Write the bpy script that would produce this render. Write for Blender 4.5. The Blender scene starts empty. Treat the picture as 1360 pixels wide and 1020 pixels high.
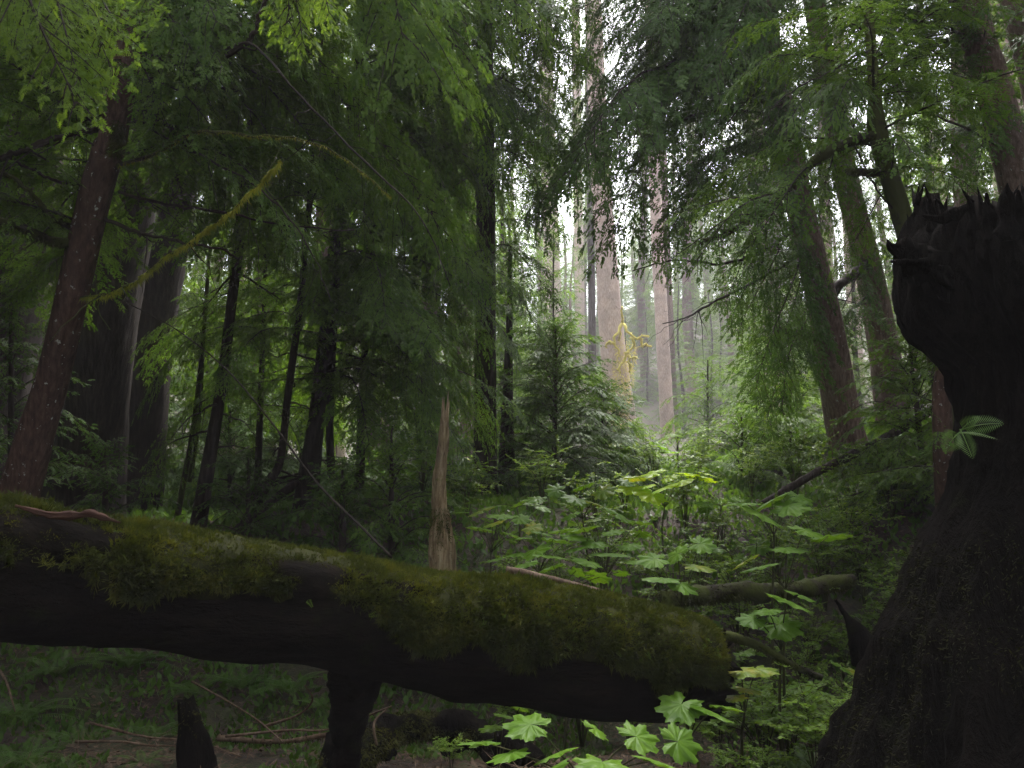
import bpy, math, random
import numpy as np
from mathutils import Vector
PI = math.pi
SC = bpy.context.scene
COL = SC.collection
R = math.radians

# ------------------------------------------------------------------ camera maths
PITCH = R(9.0); EYE = np.array([0.0, 0.0, 1.6]); FPX = 1067.0
FWD = np.array([0, math.cos(PITCH), math.sin(PITCH)])
UP = np.array([0, -math.sin(PITCH), math.cos(PITCH)])
RIGHT = np.array([1.0, 0, 0])
def P(px, py, d):
    """world point seen at photo pixel (px, py) at depth d metres"""
    return EYE + d * FWD + (px - 680) / FPX * d * RIGHT + (510 - py) / FPX * d * UP

# ------------------------------------------------------------------ noise
def _hash(i, j, k, s):
    n = (i * 374761393 + j * 668265263 + k * 2147483647 + s * 1274126177) & 0xFFFFFFFF
    n = ((n ^ (n >> 13)) * 1274126177) & 0xFFFFFFFF
    n = n ^ (n >> 16)
    return (n & 0xFFFF) / 65535.0
def vnoise(p, s=0):
    p = np.asarray(p, float)
    f = np.floor(p); q = p - f; i = f.astype(np.int64)
    q = q * q * (3 - 2 * q)
    out = 0
    for a in (0, 1):
        for b in (0, 1):
            for c in (0, 1):
                w = (q[..., 0] if a else 1 - q[..., 0]) * (q[..., 1] if b else 1 - q[..., 1]) * (q[..., 2] if c else 1 - q[..., 2])
                out = out + w * _hash(i[..., 0] + a, i[..., 1] + b, i[..., 2] + c, s)
    return out * 2 - 1
def fbm(p, o=4, s=0):
    p = np.asarray(p, float); t = 0; a = 1
    for k in range(o):
        t = t + a * vnoise(p * (2 ** k) + 17.3 * k, s + k); a *= 0.5
    return t

def sstep(x): 
    x = np.clip(x, 0, 1); return x * x * (3 - 2 * x)

# ------------------------------------------------------------------ terrain height
def hgt(x, y):
    x = np.asarray(x, float); y = np.asarray(y, float)
    bank = 1.55 * sstep((y - 6.0) / 4.6)
    z = bank + 0.10 * np.maximum(0, y - 10) * np.clip(1 - (y - 10) / 130, 0.45, 1)
    z = z + sstep((x - 1.8) / 6) * sstep((y - 4.0) / 7) * 1.1
    z = z - 0.35 * np.exp(-((x - 1.6) / 1.7) ** 2 - ((y - 8.5) / 3.0) ** 2)
    z = z + sstep((-y - 1.8) / 14) * 8.0                       # unseen bank added behind the camera to block rear sky light
    z = z + sstep((np.abs(x) - 9) / 22) * 6.0 + sstep((y - 55) / 120) * 30.0
    p = np.stack([x * 0.45, y * 0.45, np.zeros_like(x)], -1)
    return z + 0.22 * fbm(p, 4, 5) - 0.03
def hz(x, y): return float(hgt(np.array([x]), np.array([y]))[0])

# ------------------------------------------------------------------ mesh builder
class MB:
    def __init__(s): s.v = []; s.q = []; s.t = []; s.qm = []; s.tm = []; s.n = 0
    def add(s, V, Q=None, T=None, m=0):
        V = np.asarray(V, float).reshape(-1, 3)
        if Q is not None and len(Q):
            Q = np.asarray(Q, np.int64).reshape(-1, 4); s.q.append(Q + s.n); s.qm.append(np.full(len(Q), m))
        if T is not None and len(T):
            T = np.asarray(T, np.int64).reshape(-1, 3); s.t.append(T + s.n); s.tm.append(np.full(len(T), m))
        s.v.append(V); s.n += len(V)
    def mesh(s, name, mats, org=(0, 0, 0), smooth=False):
        me = bpy.data.meshes.new(name)
        V = np.concatenate(s.v) - np.asarray(org)
        Q = np.concatenate(s.q) if s.q else np.zeros((0, 4), np.int64)
        T = np.concatenate(s.t) if s.t else np.zeros((0, 3), np.int64)
        me.vertices.add(len(V)); me.vertices.foreach_set('co', V.astype(np.float32).ravel())
        nl = Q.size + T.size
        me.loops.add(nl); me.loops.foreach_set('vertex_index', np.concatenate([Q.ravel(), T.ravel()]).astype(np.int32))
        npoly = len(Q) + len(T)
        me.polygons.add(npoly)
        st = np.concatenate([np.arange(len(Q)) * 4, Q.size + np.arange(len(T)) * 3]).astype(np.int32)
        me.polygons.foreach_set('loop_start', st)
        mi = np.concatenate(([np.concatenate(s.qm)] if s.qm else []) + ([np.concatenate(s.tm)] if s.tm else [])).astype(np.int32)
        for m in mats: me.materials.append(m)
        me.polygons.foreach_set('material_index', mi)
        me.polygons.foreach_set('use_smooth', np.full(npoly, smooth, dtype=bool))
        me.update(calc_edges=True)
        return me
    def build(s, name, mats, parent=None, org=(0, 0, 0), smooth=False):
        if not isinstance(mats, (list, tuple)): mats = [mats]
        me = s.mesh(name, mats, org, smooth)
        o = bpy.data.objects.new(name, me); COL.objects.link(o)
        if parent is not None: o.parent = parent
        else: o.location = org
        return o

LABELS = {}
def tag(o, label=None, cat=None, group=None, kind=None):
    if label: o['label'] = label
    if cat: o['category'] = cat
    if group: o['group'] = group
    if kind: o['kind'] = kind
    return o
def thing(name, loc, label, cat, group=None):
    o = bpy.data.objects.new(name, None); COL.objects.link(o); o.location = tuple(loc)
    o.empty_display_size = 0.2
    return tag(o, label, cat, group)
def copy_tree(o, parent=None):
    c = o.copy(); COL.objects.link(c)
    if parent is not None: c.parent = parent
    for ch in list(o.children): copy_tree(ch, c)
    return c

# ------------------------------------------------------------------ tubes
def catmull(pts, n):
    pts = np.asarray(pts, float)
    if len(pts) == 2:
        t = np.linspace(0, 1, n)[:, None]; return pts[0] * (1 - t) + pts[1] * t
    p = np.vstack([2 * pts[0] - pts[1], pts, 2 * pts[-1] - pts[-2]])
    m = len(pts) - 1; out = []
    for u in np.linspace(0, m, n):
        i = min(int(u), m - 1); t = u - i
        a, b, c, d = p[i], p[i + 1], p[i + 2], p[i + 3]
        out.append(0.5 * ((2 * b) + (c - a) * t + (2 * a - 5 * b + 4 * c - d) * t * t + (3 * b - a - 3 * c + d) * t ** 3))
    return np.array(out)
def tube(mb, pts, rad, seg=8, m=0, disp=None, cap=True, jag=None):
    pts = np.asarray(pts, float); n = len(pts)
    rad = np.interp(np.linspace(0, 1, n), np.linspace(0, 1, len(rad)), rad) if np.ndim(rad) else np.full(n, rad)
    T = np.gradient(pts, axis=0); T /= np.linalg.norm(T, axis=1)[:, None] + 1e-9
    ref = np.array([0, 0, 1.0]) if abs(T[0][2]) < 0.8 else np.array([1.0, 0, 0])
    A = np.zeros_like(T); u = ref - T[0] * ref.dot(T[0]); u /= np.linalg.norm(u)
    for i in range(n):
        u = u - T[i] * u.dot(T[i]); u /= np.linalg.norm(u); A[i] = u
    B = np.cross(T, A)
    th = np.linspace(0, 2 * PI, seg, endpoint=False)
    ring = A[:, None] * np.cos(th)[None, :, None] + B[:, None] * np.sin(th)[None, :, None]
    V = pts[:, None] + ring * rad[:, None, None]
    if disp is not None:
        V = V + ring * disp(V, th[None, :] + 0 * rad[:, None], np.linspace(0, 1, n)[:, None] + 0 * th[None, :], rad[:, None])[..., None]
    if jag is not None: V[-1] += T[-1] * jag[:, None]
    idx = np.arange(n * seg).reshape(n, seg)
    a = idx[:-1]; b = np.roll(idx, -1, 1)[:-1]; c = np.roll(idx, -1, 1)[1:]; d = idx[1:]
    Q = np.stack([a, b, c, d], -1).reshape(-1, 4)
    V = V.reshape(-1, 3)
    Tt = []
    if cap:
        V = np.vstack([V, pts[0], pts[-1]])
        k = n * seg
        for j in range(seg):
            Tt.append([k, (j + 1) % seg, j]); Tt.append([k + 1, idx[-1][j], idx[-1][(j + 1) % seg]])
    mb.add(V, Q, Tt, m)

# ------------------------------------------------------------------ materials
def newmat(name):
    m = bpy.data.materials.new(name); m.use_nodes = True
    nt = m.node_tree; nt.nodes.clear()
    out = nt.nodes.new('ShaderNodeOutputMaterial')
    return m, nt, out
def N(nt, t, **kw):
    n = nt.nodes.new(t)
    for k, v in kw.items():
        if k in n.inputs: n.inputs[k].default_value = v
        else: setattr(n, k, v)
    return n
def ramp(nt, fac, stops):
    r = nt.nodes.new('ShaderNodeValToRGB'); e = r.color_ramp.elements
    while len(e) < len(stops): e.new(0.5)
    for i, (p, c) in enumerate(stops): e[i].position = p; e[i].color = (*c, 1)
    nt.links.new(fac, r.inputs[0]); return r.outputs[0]
def coords(nt, scale=(1, 1, 1)):
    g = N(nt, 'ShaderNodeNewGeometry')
    mp = N(nt, 'ShaderNodeMapping'); mp.inputs['Scale'].default_value = scale
    nt.links.new(g.outputs['Position'], mp.inputs[0]); return mp.outputs[0]
def noise(nt, vec, scale, detail=4, rough=0.6):
    n = N(nt, 'ShaderNodeTexNoise'); n.inputs['Scale'].default_value = scale
    n.inputs['Detail'].default_value = detail; n.inputs['Roughness'].default_value = rough
    nt.links.new(vec, n.inputs['Vector']); return n.outputs['Fac']

def foliage_mat(name, cols, transl=0.35, rough=0.55, scale=3.0, tcol=1.3, fine=40, spec=0.14):
    m, nt, out = newmat(name)
    v = coords(nt)
    f = noise(nt, v, scale, 3); f2 = noise(nt, v, fine, 2)
    mx = N(nt, 'ShaderNodeMath', operation='MULTIPLY_ADD'); nt.links.new(f2, mx.inputs[0]); mx.inputs[1].default_value = 0.45
    nt.links.new(f, mx.inputs[2])
    c = ramp(nt, mx.outputs[0], [(0.45, cols[0]), (0.72, cols[1]), (0.95, cols[2])])
    p = N(nt, 'ShaderNodeBsdfPrincipled'); p.inputs['Roughness'].default_value = rough
    p.inputs['Specular IOR Level'].default_value = spec
    nt.links.new(c, p.inputs['Base Color'])
    tr = N(nt, 'ShaderNodeBsdfTranslucent')
    mu = N(nt, 'ShaderNodeMix', data_type='RGBA', blend_type='MULTIPLY'); mu.inputs[0].default_value = 1
    nt.links.new(c, mu.inputs[6]); mu.inputs[7].default_value = (1.35 * tcol, 1.25 * tcol, 0.5 * tcol, 1)
    nt.links.new(mu.outputs[2], tr.inputs['Color'])
    mix = N(nt, 'ShaderNodeMixShader'); mix.inputs[0].default_value = transl
    nt.links.new(p.outputs[0], mix.inputs[1]); nt.links.new(tr.outputs[0], mix.inputs[2])
    nt.links.new(mix.outputs[0], out.inputs[0]); return m
def bark_mat(name, cols, spec=.2, lichen=0.0, lcol=(0.32, 0.33, 0.3), moss=0.0, mcol=(0.09, 0.1, 0.015), fis=(14, 14, 2.2), bump=0.6, rough=0.85):
    m, nt, out = newmat(name)
    v = coords(nt, fis); v1 = coords(nt)
    f = noise(nt, v, 1.6, 6, 0.65)
    g = noise(nt, v1, 1.1, 3)
    c = ramp(nt, f, [(0.3, cols[0]), (0.5, cols[1]), (0.72, cols[2])])
    h = N(nt, 'ShaderNodeMix', data_type='RGBA', blend_type='MULTIPLY'); h.inputs[0].default_value = 0.6
    gc = ramp(nt, g, [(0.3, (0.55, 0.55, 0.55)), (0.7, (1.25, 1.15, 1.1))])
    nt.links.new(c, h.inputs[6]); nt.links.new(gc, h.inputs[7]); c = h.outputs[2]
    if lichen > 0:
        l = noise(nt, v1, 16, 3, 0.7)
        k = ramp(nt, l, [(0.66 - 0.1 * lichen, (0, 0, 0)), (0.70 - 0.1 * lichen, (1, 1, 1))])
        mx = N(nt, 'ShaderNodeMix', data_type='RGBA'); nt.links.new(k, mx.inputs[0])
        nt.links.new(c, mx.inputs[6]); mx.inputs[7].default_value = (*lcol, 1); c = mx.outputs[2]
    if moss > 0:
        l = noise(nt, v1, 3.3, 6, 0.7)
        k = ramp(nt, l, [(0.64 - 0.3 * moss, (0, 0, 0)), (0.74 - 0.3 * moss, (1, 1, 1))])
        mx = N(nt, 'ShaderNodeMix', data_type='RGBA'); nt.links.new(k, mx.inputs[0])
        nt.links.new(c, mx.inputs[6]); mx.inputs[7].default_value = (*mcol, 1); c = mx.outputs[2]
    p = N(nt, 'ShaderNodeBsdfPrincipled'); p.inputs['Roughness'].default_value = rough
    p.inputs['Specular IOR Level'].default_value = spec
    nt.links.new(c, p.inputs['Base Color'])
    b = N(nt, 'ShaderNodeBump'); b.inputs['Strength'].default_value = bump; b.inputs['Distance'].default_value = 0.03
    nt.links.new(f, b.inputs['Height']); nt.links.new(b.outputs[0], p.inputs['Normal'])
    nt.links.new(p.outputs[0], out.inputs[0]); return m

M = {}
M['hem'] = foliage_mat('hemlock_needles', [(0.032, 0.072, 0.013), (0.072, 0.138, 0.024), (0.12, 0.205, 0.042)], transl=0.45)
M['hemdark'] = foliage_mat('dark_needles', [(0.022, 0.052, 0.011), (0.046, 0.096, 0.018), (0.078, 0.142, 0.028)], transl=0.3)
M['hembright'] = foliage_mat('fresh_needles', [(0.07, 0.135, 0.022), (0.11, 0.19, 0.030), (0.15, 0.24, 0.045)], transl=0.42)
M['twig'] = bark_mat('twig_bark', [(0.018, 0.014, 0.011), (0.03, 0.024, 0.018), (0.05, 0.04, 0.03)])
M['bark_red'] = bark_mat('reddish_bark', [(0.03, 0.016, 0.012), (0.075, 0.042, 0.034), (0.13, 0.08, 0.066)], lichen=0.25, fis=(18, 18, 5))
M['bark_dark'] = bark_mat('dark_bark', [(0.010, 0.008, 0.007), (0.027, 0.020, 0.017), (0.055, 0.043, 0.036)], fis=(16, 16, 2.0), bump=0.9)
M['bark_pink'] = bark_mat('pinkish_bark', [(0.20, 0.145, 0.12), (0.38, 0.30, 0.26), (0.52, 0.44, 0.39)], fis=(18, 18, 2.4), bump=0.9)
M['bark_brown'] = bark_mat('brown_bark', [(0.05, 0.032, 0.026), (0.13, 0.085, 0.07), (0.22, 0.165, 0.14)], lichen=0.15, fis=(16, 16, 5), bump=0.9)
M['bark_mossy'] = bark_mat('mossy_bark', [(0.012, 0.010, 0.008), (0.032, 0.026, 0.02), (0.06, 0.048, 0.037)], moss=0.8, mcol=(0.05, 0.06, 0.012))
M['moss_olive'] = foliage_mat('olive_moss', [(0.010, 0.012, 0.003), (0.030, 0.035, 0.006), (0.075, 0.078, 0.012)], transl=0.2, rough=0.8, scale=6, tcol=0.9, fine=60)
M['moss_lit'] = foliage_mat('limb_moss', [(0.11, 0.13, 0.012), (0.21, 0.235, 0.022), (0.32, 0.33, 0.045)], transl=0.25, rough=0.8, scale=6, tcol=0.9)
M['moss_tuft'] = foliage_mat('log_moss', [(0.016, 0.023, 0.004), (0.046, 0.060, 0.009), (0.105, 0.115, 0.018)], transl=0.3, rough=0.8, scale=6, tcol=1.0, fine=60)
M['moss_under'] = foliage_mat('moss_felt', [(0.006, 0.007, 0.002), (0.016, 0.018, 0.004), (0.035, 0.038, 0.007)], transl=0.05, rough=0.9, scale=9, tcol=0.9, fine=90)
M['moss_yellow'] = foliage_mat('yellow_moss', [(0.30, 0.26, 0.06), (0.48, 0.42, 0.10), (0.60, 0.53, 0.16)], transl=0.25, rough=0.8, scale=4, tcol=0.9)
M['rot'] = bark_mat('rotten_wood', [(0.09, 0.055, 0.03), (0.29, 0.215, 0.125), (0.50, 0.41, 0.27)], fis=(26, 26, 2.5), bump=1.0, moss=0.12)
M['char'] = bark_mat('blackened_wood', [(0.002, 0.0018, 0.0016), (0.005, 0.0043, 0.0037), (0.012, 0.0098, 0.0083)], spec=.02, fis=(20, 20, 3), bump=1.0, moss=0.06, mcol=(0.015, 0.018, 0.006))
M['redbark'] = bark_mat('red_bark_strip', [(0.025, 0.012, 0.009), (0.06, 0.028, 0.02), (0.11, 0.055, 0.04)], fis=(4, 20, 20))
M['club'] = foliage_mat('broad_leaf', [(0.050, 0.115, 0.010), (0.085, 0.175, 0.014), (0.125, 0.23, 0.022)], transl=0.4, rough=0.45, scale=2.5, fine=25, spec=.17)
M['clublime'] = foliage_mat('lime_leaf', [(0.20, 0.32, 0.010), (0.30, 0.45, 0.015), (0.38, 0.52, 0.03)], transl=0.5, rough=0.4, scale=2.5, fine=25)
M['clubold'] = foliage_mat('yellowing_leaf', [(0.07, 0.13, 0.018), (0.12, 0.18, 0.02), (0.22, 0.21, 0.02)], transl=0.35, rough=0.35, scale=6, fine=25)
M['huck'] = foliage_mat('small_leaf', [(0.055, 0.11, 0.014), (0.095, 0.17, 0.02), (0.15, 0.235, 0.03)], transl=0.4, rough=0.38, scale=2.0)
M['fern'] = foliage_mat('fern_leaf', [(0.035, 0.075, 0.015), (0.06, 0.12, 0.024), (0.09, 0.16, 0.035)], transl=0.3, rough=0.4, scale=3)
M['stem'] = bark_mat('green_stem', [(0.03, 0.035, 0.012), (0.05, 0.055, 0.02), (0.09, 0.085, 0.035)])
M['deadtwig'] = bark_mat('dead_twig', [(0.05, 0.033, 0.022), (0.11, 0.075, 0.05), (0.2, 0.15, 0.11)])

def ground_mat():
    m, nt, out = newmat('forest_floor')
    v = coords(nt)
    f = noise(nt, v, 22, 6, 0.7); g = noise(nt, v, 1.3, 5, 0.65)
    c1 = ramp(nt, f, [(0.3, (0.012, 0.008, 0.006)), (0.5, (0.035, 0.02, 0.014)), (0.7, (0.075, 0.045, 0.03))])
    c2 = ramp(nt, f, [(0.3, (0.012, 0.016, 0.004)), (0.55, (0.035, 0.042, 0.009)), (0.75, (0.06, 0.07, 0.016))])
    k = ramp(nt, g, [(0.44, (0, 0, 0)), (0.56, (1, 1, 1))])
    mx = N(nt, 'ShaderNodeMix', data_type='RGBA'); nt.links.new(k, mx.inputs[0])
    nt.links.new(c1, mx.inputs[6]); nt.links.new(c2, mx.inputs[7])
    p = N(nt, 'ShaderNodeBsdfPrincipled'); p.inputs['Roughness'].default_value = 0.9
    nt.links.new(mx.outputs[2], p.inputs['Base Color'])
    b = N(nt, 'ShaderNodeBump'); b.inputs['Strength'].default_value = 1; b.inputs['Distance'].default_value = 0.05
    nt.links.new(f, b.inputs['Height']); nt.links.new(b.outputs[0], p.inputs['Normal'])
    nt.links.new(p.outputs[0], out.inputs[0]); return m
M['ground'] = ground_mat()

# ------------------------------------------------------------------ bough templates (flat hemlock sprays, absolute twig size)
def make_template(L, seed, lod=1.0, needles=0):
    """a flat fan: axis > side shoots > pinnate sprigs > twiglets (or needle pairs)"""
    r = np.random.default_rng(seed)
    sp2 = (0.075 + 0.012 * L) * lod ** .8; n2 = max(6, int(L * 0.93 / sp2))
    t = np.clip(np.linspace(0.08, 0.985, n2) + r.normal(0, 0.008, n2), 0.03, 0.995)
    wood = []; SB = []; SD = []; SL = []; SN = []
    wig = lambda x: 0.035 * L * np.sin(x / L * 5 + seed) * (x / L)
    sec = []
    for side in (-1, 1):
        for tt in t:
            if r.random() < 0.10 and tt < 0.9: continue
            prof = (1 - tt) ** 0.7 * min(1, 0.45 + tt * 2.4) * 0.36 + 0.06
            s = max(L * prof * r.uniform(0.55, 1.2), 0.08)
            sec.append((tt * L, side, s, R(r.uniform(44, 66) - 16 * tt), r.uniform(0.05, 0.40), r.normal(-0.02, 0.16)))
    sec.append((0.92 * L, 0, L * 0.08 + 0.06, 0.0, 0.15, 0))
    for x0, side, s, a, dr, tilt in sec:
        b = np.array([x0, wig(x0), 0.0]); d = np.array([math.cos(a), side * math.sin(a), tilt]); d /= np.linalg.norm(d)
        pr = np.array([-d[1], d[0], 0]); pr /= np.linalg.norm(pr)
        cv = r.normal(0, .12)
        def pos(u):
            u = np.asarray(u)[..., None]
            q = b + d * s * u + np.array([0.22, 0, 0]) * s * u * u * abs(side) + pr * cv * s * u * u
            q = q.copy(); q[..., 2] -= dr * s * u[..., 0] ** 2; return q
        c = pos(np.linspace(0, 1, 4)); wood.append((c, pr * (0.002 + 0.002 * lod)))
        sp3 = 0.052 * lod; n3 = max(2, int(s / sp3)); u3 = np.linspace(0.10, 0.96, n3)
        for sd in (-1, 1):
            uu = np.clip(u3 + r.normal(0, 0.25 / n3, n3), 0.03, .99)
            l3 = (0.155 * lod ** .7 * min(1, s / 0.35 + .3)) * (1 - 0.6 * uu) * r.uniform(0.55, 1.2, n3)
            an = R(54) + r.normal(0, 0.17, n3) - 0.35 * uu
            dd = d[None] * np.cos(an)[:, None] + sd * pr[None] * np.sin(an)[:, None]
            dd[:, 2] += r.normal(-0.14, 0.20, n3) - dr * uu * .9
            SB.append(pos(uu)); SD.append(dd); SL.append(l3)
        SB.append(pos(np.array([0.95]))); SD.append(d[None] + np.array([[0, 0, -1.6 * dr]])); SL.append(np.array([0.07 * lod ** .7]))
    B = np.concatenate(SB); D = np.concatenate(SD); D /= np.linalg.norm(D, axis=1)[:, None]; Ls = np.concatenate(SL)
    n = len(B); up = np.array([0, 0, 1.0]) + r.normal(0, 0.28, D.shape)
    Pp = np.cross(up, D); Pp /= np.linalg.norm(Pp, axis=1)[:, None]
    step = 0.021 * lod; m4 = max(3, int(0.09 * lod ** .7 / step))
    Vs = []
    for k in range(m4):
        f = (k + .4) / m4
        c = B + D * (Ls * f)[:, None]; c[:, 2] -= 0.22 * Ls * f * f
        if not needles:
            l4 = (Ls * .36 * (1 - .62 * f) * r.uniform(.7, 1.2, n))[:, None]; hw = (0.0078 * lod ** .8)
            for sd in (-1, 1):
                e = D * .62 + sd * Pp * .78 + r.normal(0, .10, D.shape); e[:, 2] -= .10
                q = np.cross(e, up); q /= np.linalg.norm(q, axis=1)[:, None]
                Vs.append(np.stack([c, c + e * l4 * .5 + q * hw, c + e * l4, c + e * l4 * .5 - q * hw], 1))
        else:
            for sub in range(2):
                cc = c + D * (Ls * sub * .5 / m4)[:, None]
                ln = (0.015 * (1 - .45 * f) * r.uniform(.75, 1.15, n))[:, None]
                for sd in (-1, 1):
                    e = D * .5 + sd * Pp * .85 + r.normal(0, .10, D.shape)
                    q = np.cross(e, up); q /= np.linalg.norm(q, axis=1)[:, None]
                    Vs.append(np.stack([cc, cc + e * ln * .5 + q * .0017, cc + e * ln, cc + e * ln * .5 - q * .0017], 1))
    tip = B + D * Ls[:, None]; tip[:, 2] -= .22 * Ls; c = B + D * (Ls * .55)[:, None]; c[:, 2] -= .07 * Ls
    hw = .0068 * lod ** .8
    Vs.append(np.stack([c, (c + tip) / 2 + Pp * hw, tip, (c + tip) / 2 - Pp * hw], 1))
    c2 = B + D * (Ls * .55)[:, None]; c2[:, 2] -= .07 * Ls
    Vs.append(np.stack([B + Pp * .0016 * lod, c2 + Pp * .0012 * lod, c2 - Pp * .0012 * lod, B - Pp * .0016 * lod], 1))
    V = np.concatenate(Vs).reshape(-1, 3); Q = np.arange(len(V)).reshape(-1, 4)
    wv = []; wq = []; k = 0
    for c, hw in wood:
        m_ = len(c); A = np.concatenate([c + hw * np.linspace(1, .4, m_)[:, None], c - hw * np.linspace(1, .4, m_)[:, None]])
        wv.append(A)
        for j in range(m_ - 1): wq.append([k + j, k + j + 1, k + m_ + j + 1, k + m_ + j])
        k += 2 * m_
    xs = np.linspace(0, L * 0.97, 9); rad = np.interp(xs, [0, L], [0.005 + 0.005 * L, 0.002])
    for j, x in enumerate(xs):
        for (dy, dz) in ((1, 0), (0, 1), (-1, 0), (0, -1)): wv.append(np.array([[x, wig(x) + dy * rad[j], dz * rad[j]]]))
    for j in range(8):
        for i in range(4):
            wq.append([k + j * 4 + i, k + j * 4 + (i + 1) % 4, k + j * 4 + 4 + (i + 1) % 4, k + j * 4 + 4 + i])
    return dict(L=L, V=V, Q=Q, WV=np.concatenate(wv), WQ=np.array(wq))
TPL = {}
for lod, lens in ((1.0, (0.6, 1.1, 1.8, 2.8)), (1.7, (1.0, 2.0, 3.2)), (3.0, (1.6, 3.2)),):
    TPL[lod] = [make_template(L, 10 * i + int(lod * 7) + s, lod) for i, L in enumerate(lens) for s in range(2)]
TPL['n'] = [make_template(L, 77 + s, .62, 6) for s, L in enumerate((0.5, 0.8, 1.2))]
RNG = np.random.default_rng(4)
def put(mb, A, B, arch=0.10, hang=0.35, width=1.0, lod=1.0, m=0, mw=1, roll=0.0, face=None):
    A = np.asarray(A, float); B = np.asarray(B, float)
    D = B - A; L = np.linalg.norm(D); X = D / L
    cand = sorted(TPL[lod], key=lambda t: abs(math.log(L / t['L'])))[:2]
    tp = cand[int(RNG.integers(0, 2))]; s = L / tp['L']
    Y = np.cross([0, 0, 1.0], X)
    if np.linalg.norm(Y) < 0.15: Y = np.array([1.0, 0.2, 0])
    Y /= np.linalg.norm(Y)
    fw = np.clip((abs(X[2]) - .35) * 1.6, 0, .85) if face is None else face
    if fw > 0:
        O = (A + B) / 2 - np.array([0, -3.0, 3.0]); Yf = np.cross(O / np.linalg.norm(O), X)
        if np.linalg.norm(Yf) > .1:
            Yf /= np.linalg.norm(Yf); Yf = Yf if Yf.dot(Y) > 0 else -Yf
            Y = Y * (1 - fw) + Yf * fw; Y -= X * X.dot(Y); Y /= np.linalg.norm(Y)
    Z = np.cross(X, Y)
    if Z[2] < -0.2: Y, Z = -Y, -Z
    if roll: Y, Z = Y * math.cos(roll) + Z * math.sin(roll), Z * math.cos(roll) - Y * math.sin(roll)
    fl = 1 if RNG.random() < 0.5 else -1
    ph = RNG.uniform(0, 6)
    def tr(V):
        x = V[:, 0] * s; y = V[:, 1] * s * width * fl; z = V[:, 2] * s
        t = np.clip(x / L, 0, 1.1)
        z = z + arch * L * 4 * t * (1 - t) + 0.02 * L * np.sin(t * 7 + ph)
        W = A + X * x[:, None] + Y * y[:, None] + Z * z[:, None]
        W[:, 2] -= hang * np.abs(y) ** 1.35 / (0.22 * L + 0.12) ** 0.35 
        return W
    mb.add(tr(tp['V']), tp['Q'], None, m); mb.add(tr(tp['WV']), tp['WQ'], None, mw)

def crown(mb, axis, h0, h1, rmax, per_m, lod=1.0, seed=0, m=0, shape=1.0, elev0=-12, elev1=25, hang=0.18, arch=0.17, rmin=0.25, az=None, skip=None, low=0.55):
    """boughs round a trunk polyline between heights h0..h1 (fraction of polyline length)"""
    r = np.random.default_rng(seed)
    seg = np.linalg.norm(np.diff(axis, axis=0), axis=1); cum = np.concatenate([[0], np.cumsum(seg)])
    n = int((h1 - h0) * per_m); a = r.uniform(0, 6)
    for i in range(n):
        f = (i + r.uniform(0, 1)) / n; h = h0 + (h1 - h0) * f
        a += 2.39996 + r.normal(0, 0.35)
        aa = a if az is None else az[0] + (az[1] - az[0]) * r.random()
        f = min(f, 0.999); Lb = rmax * ((1 - f) ** shape) * min(1, low + f * 2.5) * r.uniform(0.65, 1.12) + rmin
        p = np.array([np.interp(h, cum, axis[:, k]) for k in range(3)])
        el = R(elev0 + (elev1 - elev0) * f + r.normal(0, 6))
        d = np.array([math.cos(aa) * math.cos(el), math.sin(aa) * math.cos(el), math.sin(el)])
        B = p + d * Lb
        if skip is not None and skip(p, B): continue
        put(mb, p, B, arch * r.uniform(0.5, 1.4), hang * r.uniform(0.6, 1.3), 1.0, lod, m)

# ------------------------------------------------------------------ trunks
def barkdisp(amp, flare=0.0, flareh=0.05, seed=0, freq=7):
    def f(V, th, t, r):
        fl = flare * np.exp(-t / flareh) * (0.65 + 0.5 * np.cos(th * 3 + seed) + 0.3 * np.cos(th * 5 + 2 * seed))
        n = fbm(np.stack([np.cos(th) * freq * .35, np.sin(th) * freq * .35, V[..., 2] * 0.9], -1) + seed, 4, seed)
        return r * (fl + amp * n)
    return f
def trunk_line(pix, extend=0.0, straight=True):
    """pix: list of (px, py, depth, pixel width). Returns points and radii; goes into the ground and up by extend metres"""
    pts = [P(a, b, d) for a, b, d, w in pix]; rad = [w / 2 / FPX * d for a, b, d, w in pix]
    if pts[0][2] > hz(pts[0][0], pts[0][1]) - 0.1:
        d = pts[0] - pts[1]; d /= np.linalg.norm(d)
        gap = (pts[0][2] - hz(pts[0][0], pts[0][1]) + 0.25) / max(0.4, -d[2])
        pts.insert(0, pts[0] + d * gap); rad.insert(0, rad[0] * 1.12)
    if extend:
        d = pts[-1] - pts[-2]; d /= np.linalg.norm(d); d = d * 0.6 + np.array([0, 0, 0.4]); d /= np.linalg.norm(d)
        pts.append(pts[-1] + d * extend * 0.5); rad.append(rad[-1] * 0.7)
        pts.append(pts[-1] + d * extend * 0.5); rad.append(0.03)
    return np.array(pts), np.array(rad)
def build_trunk(parent, pts, rad, mat, org, seg=22, amp=0.10, flare=0.0, seed=0, flareh=0.04, name='trunk', cap=True):
    L = np.sum(np.linalg.norm(np.diff(pts, axis=0), axis=1)); n = int(min(170, max(12, L * 9)))
    cum = np.concatenate([[0], np.cumsum(np.linalg.norm(np.diff(pts, axis=0), axis=1))])
    m = len(pts) - 1
    c = catmull(pts, n)
    rr = np.interp(np.linspace(0, m, n), np.arange(m + 1), rad)
    mb = MB(); tube(mb, c, rr, seg, 0, barkdisp(amp, flare, flareh, seed), cap)
    o = mb.build(name, mat, parent, org, True); return o, c
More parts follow.
